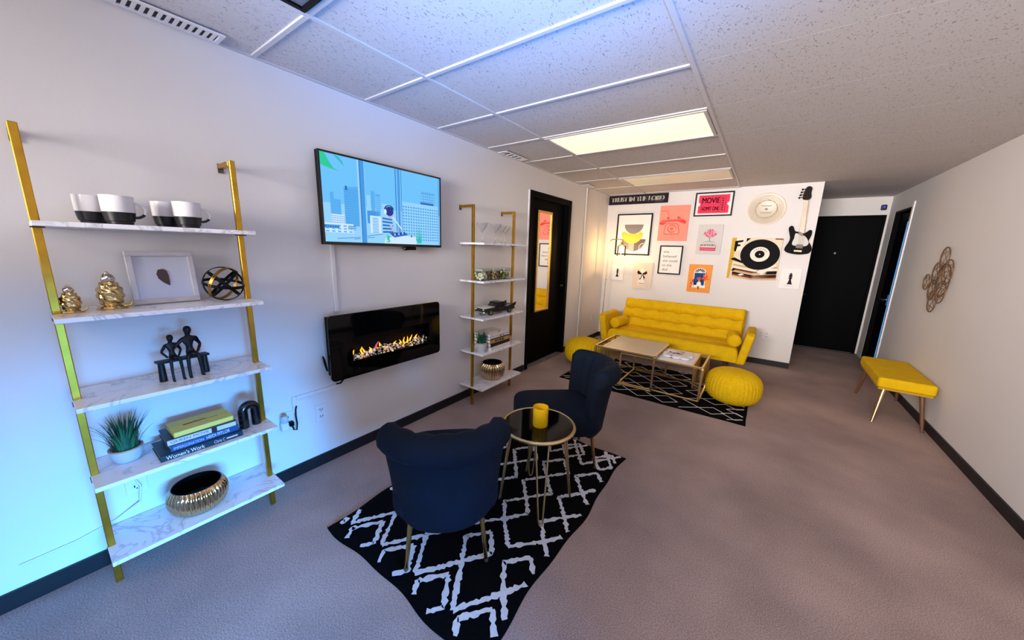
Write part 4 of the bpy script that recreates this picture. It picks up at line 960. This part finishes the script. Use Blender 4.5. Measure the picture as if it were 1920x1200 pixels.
# ------------------------------------------------------------------ navy chairs
def navy_chair():
    t = thing('accent_chair', '', 'chair', (0, 0, 0), 0, 'navy velvet chairs')
    # seat
    def sup(u, v):
        a = 2*PI*u; ph = PI*(v-.5); e = .35
        sg = lambda x, p: math.copysign(abs(x)**p, x)
        x = .245*sg(math.cos(ph), .5)*sg(math.cos(a), e); y = .03+.275*sg(math.cos(ph), .5)*sg(math.sin(a), e); z = .325+.092*sg(math.sin(ph), .5)
        return (x, y, z + .012*(1-(x/.25)**2)*(1 if ph > 0 else 0))
    MB().grid(64, 24, sup).build('seat', NAVY, t, smooth=True, weld=True)
    prof = [(.030, .235), (.046, .26), (.055, .36), (.066, .47), (.078, .555), (.084, .588), (.088, .600), (.112, .612), (.126, .632), (.128, .660), (.116, .690), (.092, .710), (.058, .716), (.026, .704), (.004, .675), (-.012, .63), (-.022, .55), (-.028, .45), (-.03, .35), (-.028, .26), (.0, .235)]
    n = len(prof); NU = 56
    def sec(i, j):
        u = -1+2*i/NU; off, z = prof[j % n]
        c = .04; e = max(0, (abs(u)-.86)/.14); k = math.sqrt(max(0, 1-e*e))
        wz = .93+.07*min(1, max(0, (z-.24)/.34)); ang = u*math.radians(58)
        rx = .222*wz; x = rx*math.sin(ang)/math.sin(math.radians(58)); yb = -.262+.15*(abs(u)**2.2)
        nx, ny = math.sin(ang)*.75, -math.cos(ang)
        inner = 0
        if 13 <= j <= 18: inner = .013*abs(math.sin(7*PI*u*.5+PI/2))
        q = c+(off-c)*k - inner*k
        zz_ = z - .05*(e**2)*max(0, (z-.45)/.29) + (.03*e*e if z < .3 else 0)
        return (x+nx*q, yb+ny*q-.035*max(0, z-.3), zz_)
    m = MB(); vs = [sec(i, j) for i in range(NU+1) for j in range(n)]
    fs = [(i*n+j, i*n+(j+1) % n, (i+1)*n+(j+1) % n, (i+1)*n+j) for i in range(NU) for j in range(n)]
    fs += [tuple(range(n)), tuple(NU*n+j for j in range(n))]
    m.add(vs, fs); m.build('backrest', NAVY, t, smooth=70)
    for sx in (-1, 1):
        for (ax, ay, bx, by) in ((.155, -.19, .182, -.225), (.175, .2, .19, .245)):
            lg = MB().cyl((sx*ax, ay, .27), (sx*bx, by, 0), .0135, .008, 16).build('leg', PGOLD if ay > 0 else mat('leg_gold', 'b79a5a', .25, 1), t, smooth=True)
            MB().lathe([(0, 0), (.010, 0), (.0105, .006), (.009, .012), (0, .012)], 14, (sx*bx, by, 0)).build('foot_cap', mat('dark_cap', '4a3c2a', .5), lg, smooth=True)
    return t
ch = navy_chair(); ch['label'] = 'navy velvet chair in front, seen from behind'
ch.location = (1.07, .285, .0145); ch.rotation_euler = (0, 0, math.radians(45))
an = math.radians(222); Fv = Vector((math.cos(an), math.sin(an))); Nv = Vector((-Fv.y, Fv.x))
o2 = Vector((1.481, 1.250)) + Fv*.225 - Nv*.182
copy_tree(ch, (o2.x, o2.y, .0145), an-PI/2, 'navy velvet chair behind the round side table, turned to the left')

# ------------------------------------------------------------------ round side table and candle
t = thing('side_table', 'round black glass side table with gold rim and hairpin legs', 'table', (1.32, .745, .0145))
MB().lathe([(0, .472), (.196, .472), (.196, .484), (0, .484)], 64).build('glass_top', BGLASS, t, smooth=40)
MB().tube([(.199*math.cos(2*PI*i/72), .199*math.sin(2*PI*i/72), .477) for i in range(72)], .010, 10, True).build('rim', PGOLD, t, smooth=True)
for k in range(4):
    a = math.radians(-50+90*k); c, s_ = math.cos(a), math.sin(a); tx, ty = -s_, c
    pts = [(.150*c+.036*tx, .150*s_+.036*ty, .47), (.205*c+.012*tx, .205*s_+.012*ty, .03), (.209*c+.007*tx, .209*s_+.007*ty, .010), (.210*c, .210*s_, .005), (.209*c-.007*tx, .209*s_-.007*ty, .010), (.205*c-.012*tx, .205*s_-.012*ty, .03), (.150*c-.036*tx, .150*s_-.036*ty, .47)]
    MB().tube(pts, .005, 8).build('hairpin_leg', PGOLD, t, smooth=True)
t = thing('candle', 'yellow candle in an amber glass jar on the round table', 'candle', (1.336, .735, .4990))
MB().lathe([(0, .008), (.038, .008), (.0385, .074), (.03, .076), (0, .075)], 40).build('wax', mat('yellow_wax', 'ffc800', .5), t, smooth=True)
MB().lathe([(0, 0), (.040, 0), (.0425, .004), (.0425, .110), (.0405, .110), (.040, .006), (0, .005)], 40).build('jar', mat('amber_glass', 'ffcf1a', .15, trans=.3), t, smooth=True)
MB().cyl((0, 0, .083), (.001, 0, .093), .0012, n=6).build('wick', BLKPL, t)

# ------------------------------------------------------------------ yellow sofa
SX0, SX1 = .505, 2.135; scx = (SX0+SX1)/2
t = thing('futon_sofa', 'mustard yellow tufted sofa against the picture wall', 'sofa', (scx, 4.35, 0))
hw = (SX1-SX0)/2
def cushion(L, Wd, T, rows, colsn, name, fn, dim=.018, ed=.05):
    """soft slab: L across, Wd the other way, thickness T with stitched channels"""
    nu, nv = 72, 36
    def hgt(a, b):
        x, y = a*2-1, b*2-1
        e = min(1, (1-abs(x))*L/2/ed, (1-abs(y))*Wd/2/ed); e = math.sqrt(max(0, 1-(1-e)**2))
        g = 0
        for r in range(1, rows):
            d = abs(b-r/rows)*Wd; g = max(g, math.exp(-(d/.014)**2))
        gg = 0
        for r in range(1, rows):
            for c in range(colsn):
                d2 = ((a-(c+.5)/colsn)*L)**2+((b-r/rows)*Wd)**2; gg = max(gg, math.exp(-d2/.045**2))
        return T*.5*e + T*.5*e*(1-.0) - dim*.7*g*e - dim*.9*gg*e
    m = MB()
    m.grid(nu, nv, lambda a, b: fn((a-.5)*L, b*Wd, hgt(a, b)))
    m.grid(nu, nv, lambda a, b: fn((a-.5)*L, b*Wd, 0))
    return m.build(name, MUST, t, smooth=True, weld=True)
fy = 3.915-4.35
cushion(2*hw-.02, .80, .165, 3, 6, 'seat', lambda a, b, c: (a, fy+b, .215+c), .022, .045)
bl_ = math.hypot(.24, .42); bd = Vector((0, .235, .405)).normalized(); bn = Vector((0, -.405, .235)).normalized()
def bk(a, b, c): q = Vector((a, .160, .315)) + bd*b + bn*c; return tuple(q)
cushion(2*hw-.03, .475, .125, 3, 7, 'backrest', bk, .046, .04)
for sx in (-1, 1):
    m = MB(); K = 24
    pf_ = [(fy-.01, .20), (fy-.01, .545), (fy+.02, .585), (fy+.52, .585), (fy+.60, .565), (fy+.64, .50), (fy+.66, .20)]
    def af(u, v, w): 
        fl_ = .065*(v-.2)/.38; return (sx*(hw-.005+fl_+w*(1-.3*0)), u, v)
    m.prism(pf_, af, -.03, .06).build('armrest', MUST, t, bevel=.034, seg=4)
for x in (-hw+.16, hw-.16):
    for y in (fy+.24, fy+.72): MB().cyl((x, y, .22), (x+(.02 if x > 0 else -.02), y-.01, 0), .024, .015, 16).build('leg', mat('leg_wood', '5a3a26', .5, var=.15), t, smooth=True)
def bolster(label, loc, rz, tx):
    o = thing('bolster_pillow', label, 'cushion', loc, rz, 'yellow bolster pillows')
    pr = [(0, -.165), (.05, -.165), (.066, -.158), (.073, -.14), (.074, 0), (.073, .14), (.066, .158), (.05, .165), (0, .165)]
    m = MB().lathe(pr, 32); m.v = [(x, z, y+.074) for x, y, z in m.v]
    m.build('cover', MUST, o, smooth=True)
    m = MB()
    for e in (-.152, .152): m.tube([(.0705*math.cos(2*PI*i/32), e, .074+.0705*math.sin(2*PI*i/32)) for i in range(32)], .003, 6, True)
    m.build('piping', MUST, o, smooth=True)
bolster('yellow bolster pillow against the left arm of the sofa', (.60, 4.20, .383), -.12, 0)
bolster('yellow bolster pillow against the right arm of the sofa', (2.04, 4.16, .383), .10, 0)

# ------------------------------------------------------------------ knitted poufs
def pouf():
    t = thing('knitted_pouf', '', 'pouf', (0, 0, 0), 0, 'yellow knitted poufs')
    nr = 40; R, Hh = .243, .335
    def fn(u, v):
        a = 2*PI*u; p = PI*(v-.5); sg = lambda x, q: math.copysign(abs(x)**q, x)
        cx, sz = sg(math.cos(p), .62), sg(math.sin(p), .80)
        k = 1 + (.028*abs(math.sin(nr/2*a)) + .020*abs(math.sin(22*p+ (PI/2 if int(nr*u*1.0) % 2 else 0))))*math.cos(p)**.5 - .03
        return (R*cx*math.cos(a)*k, R*cx*math.sin(a)*k, Hh/2+Hh/2*sz*(1 if sz < 0 else 1))
    MB().grid(200, 70, fn).build('knit_cover', MUSTK, t, smooth=80, weld=True)
    MB().lathe([(0, .328), (.03, .330), (.034, .336), (0, .340)], 24).build('knot', MUSTK, t, smooth=True)
    return t
pf = pouf(); pf.location = (2.135, 3.165, .0112); pf['label'] = 'yellow knitted pouf on the rug to the right of the coffee tables'
copy_tree(pf, (.455, 3.31, .0112), .4, 'yellow knitted pouf by the black door, partly hidden by a chair')

# ------------------------------------------------------------------ gold nesting coffee tables
SMIRROR = mat('smoked_mirror', 'b0a99c', .3, .5, var=.03)
def nest(name, label, x0, x1, y0, y1, h, rack, topm, rw=.085):
    t = thing(name, label, 'table', ((x0+x1)/2, (y0+y1)/2, .0112))
    a, b = (x1-x0)/2, (y1-y0)/2; r = .010
    for y in (-b, b):
        MB().box(-a, a, y-r, y+r, h-2*r, h).build('top_rail', PGOLD, t, bevel=.002, seg=1); MB().box(-a, a, y-r, y+r, 0, 2*r*.7).build('floor_rail', PGOLD, t, bevel=.002, seg=1)
    for x in (-a, a):
        MB().box(x-r, x+r, -b+r, b-r, h-2*r, h).build('top_rail', PGOLD, t, bevel=.002, seg=1); 
        if not (rack < 0 and x > 0): MB().box(x-r, x+r, -b+r, b-r, 0, 2*r*.7).build('floor_rail', PGOLD, t, bevel=.002, seg=1)
        for y in (-b, b): MB().box(x-r, x+r, y-r, y+r, 2*r*.7, h-2*r).build('leg', PGOLD, t, bevel=.002, seg=1)
    xi = rack*(a-rw)
    MB().box(xi-r*.7, xi+r*.7, -b+r, b-r, h-2*r, h).build('divider', PGOLD, t)
    lo, hi = (-a+r, xi-r*.7) if rack > 0 else (xi+r*.7, a-r)
    MB().box(lo, hi, -b+r, b-r, h-.012, h-.002).build('top_panel', topm, t)
    # wire magazine rack at the outer end
    wires = []
    n = 12; x_o, x_i = rack*a, xi
    w0 = MB().tube([(x_o, 0, h-r), (x_o-rack*.006, 0, .12), (x_i+rack*.012, 0, .12), (x_i, 0, h-r)], .004, 6).build('rack_wire', PGOLD, t, smooth=True); w0.location = (0, -b+.03, 0)
    for i in range(1, n): share('rack_wire', w0, (0, -b+.03+(2*b-.06)*i/(n-1), 0), t)
    return t
nest('nesting_table', 'taller gold coffee table with a smoked mirror top', .785, 1.43, 2.87, 3.53, .40, -1, SMIRROR)
nest('nesting_table', 'lower gold coffee table with a white top and a wire magazine rack', 1.07, 1.872, 2.915, 3.46, .362, 1, mat('white_marble_top', 'e4e0e2', .2, coat=.3, var=.02))
# scalloped book on the lower table
t = thing('scalloped_tray', 'white scalloped tray with brown lettering on the lower coffee table', 'tray', (1.60, 3.17, .3735), -.03); t.scale = (.78, .85, .8)
TRW = mat('tray_white', 'dcd8dc', .35, var=.03)
out = []
for (cx_, cy_2, a0) in [(-.11, -.09, 200), (0, -.09, 180), (.11, -.09, 180), (.13, .02, 270), (.11, .10, 0), (0, .10, 0), (-.11, .10, 0), (-.13, .0, 90)]:
    out += [(cx_+.06*math.cos(math.radians(a0+180*i/10)), cy_2+.055*math.sin(math.radians(a0+180*i/10))) for i in range(11)]
MB().prism(out, lambda u, v, w: (u, v, w), 0, .03).build('tray_body', TRW, t, bevel=.008, seg=3)
m = MB(); rg = random.Random(12); tf = lambda u, v, w: (u, v, .0305+.0004*w)
for i in range(46):
    u, v = rg.uniform(-.12, .05), rg.gauss(.02, .025); a = rg.uniform(0, 3); r_ = rg.uniform(.008, .02)
    m.poly([(u+r_*math.cos(a+k*2.1), v+r_*.8*math.sin(a+k*2.1)) for k in range(3)], tf, i % 5, i % 2)
m.build('lettering', [mat('tray_brown', '4a2c24', .6), mat('tray_black', '17141a', .6)], t)
m = MB()
for i in range(12):
    u, v = .02+rg.gauss(0, .03), .125+rg.gauss(0, .012); a = rg.uniform(0, 3); m.poly([(u+.015*math.cos(a+k*2.1), v+.012*math.sin(a+k*2.1)) for k in range(3)], tf, i % 4, 0)
m.build('upper_lettering', [MATS['tray_black']], t)

# ------------------------------------------------------------------ bench by the right wall
t = thing('ottoman_bench', 'mustard yellow bench with splayed legs against the right wall', 'bench', (3.385, 3.95, 0), math.radians(-1.5))
MB().box(-.178, .178, -.44, .44, .335, .43).build('seat', MUST, t, bevel=.022, seg=4)
MB().box(-.165, .165, -.425, .425, .318, .336).build('base_board', mat('bench_base', 'b98f1a', .7), t)
lgw = mat('bench_leg_wood', '6b4630', .45, var=.15)
for sx in (-1, 1):
    for sy in (-1, 1):
        mt_ = GOLD if (sx < 0 and sy < 0) else lgw
        MB().cyl((sx*.115, sy*.36, .325), (sx*.155, sy*.43, 0), .019, .011, 16).build('leg', PGOLD if mt_ is GOLD else lgw, t, smooth=True)
# wire decoration on the right wall
t = thing('wire_wall_art', 'bronze wire circles hanging on the right wall above the bench', 'wall art', (W-.012, 4.09, 1.29))
BRW = mat('bronze_wire', '8a6a4e', .4, .7)
for i, (dy, dz, r_) in enumerate([(0, 0, .15), (.17, .06, .10), (.15, -.10, .095), (.02, .20, .10), (.03, -.2, .10), (-.16, .08, .11), (-.15, -.1, .10), (.22, -.03, .075)]):
    rg_ = MB()
    for q in (1, .97): rg_.tube([(-.006*i, dy+r_*q*math.cos(2*PI*k/40)*1.0, dz+r_*q*math.sin(2*PI*k/40+.1*(q-.97))) for k in range(40)], .0035, 6, True)
    for k in range(5): rg_.tube([(-.006*i, dy+r_*math.cos(k*1.26), dz+r_*math.sin(k*1.26)), (-.006*i-.01, dy+r_*.4*math.cos(k*1.26+1.2), dz+r_*.4*math.sin(k*1.26+1.2)), (-.006*i, dy+r_*math.cos(k*1.26+2.4), dz+r_*math.sin(k*1.26+2.4))], .0025, 6)
    rg_.build('wire_ring', BRW, t, smooth=True)
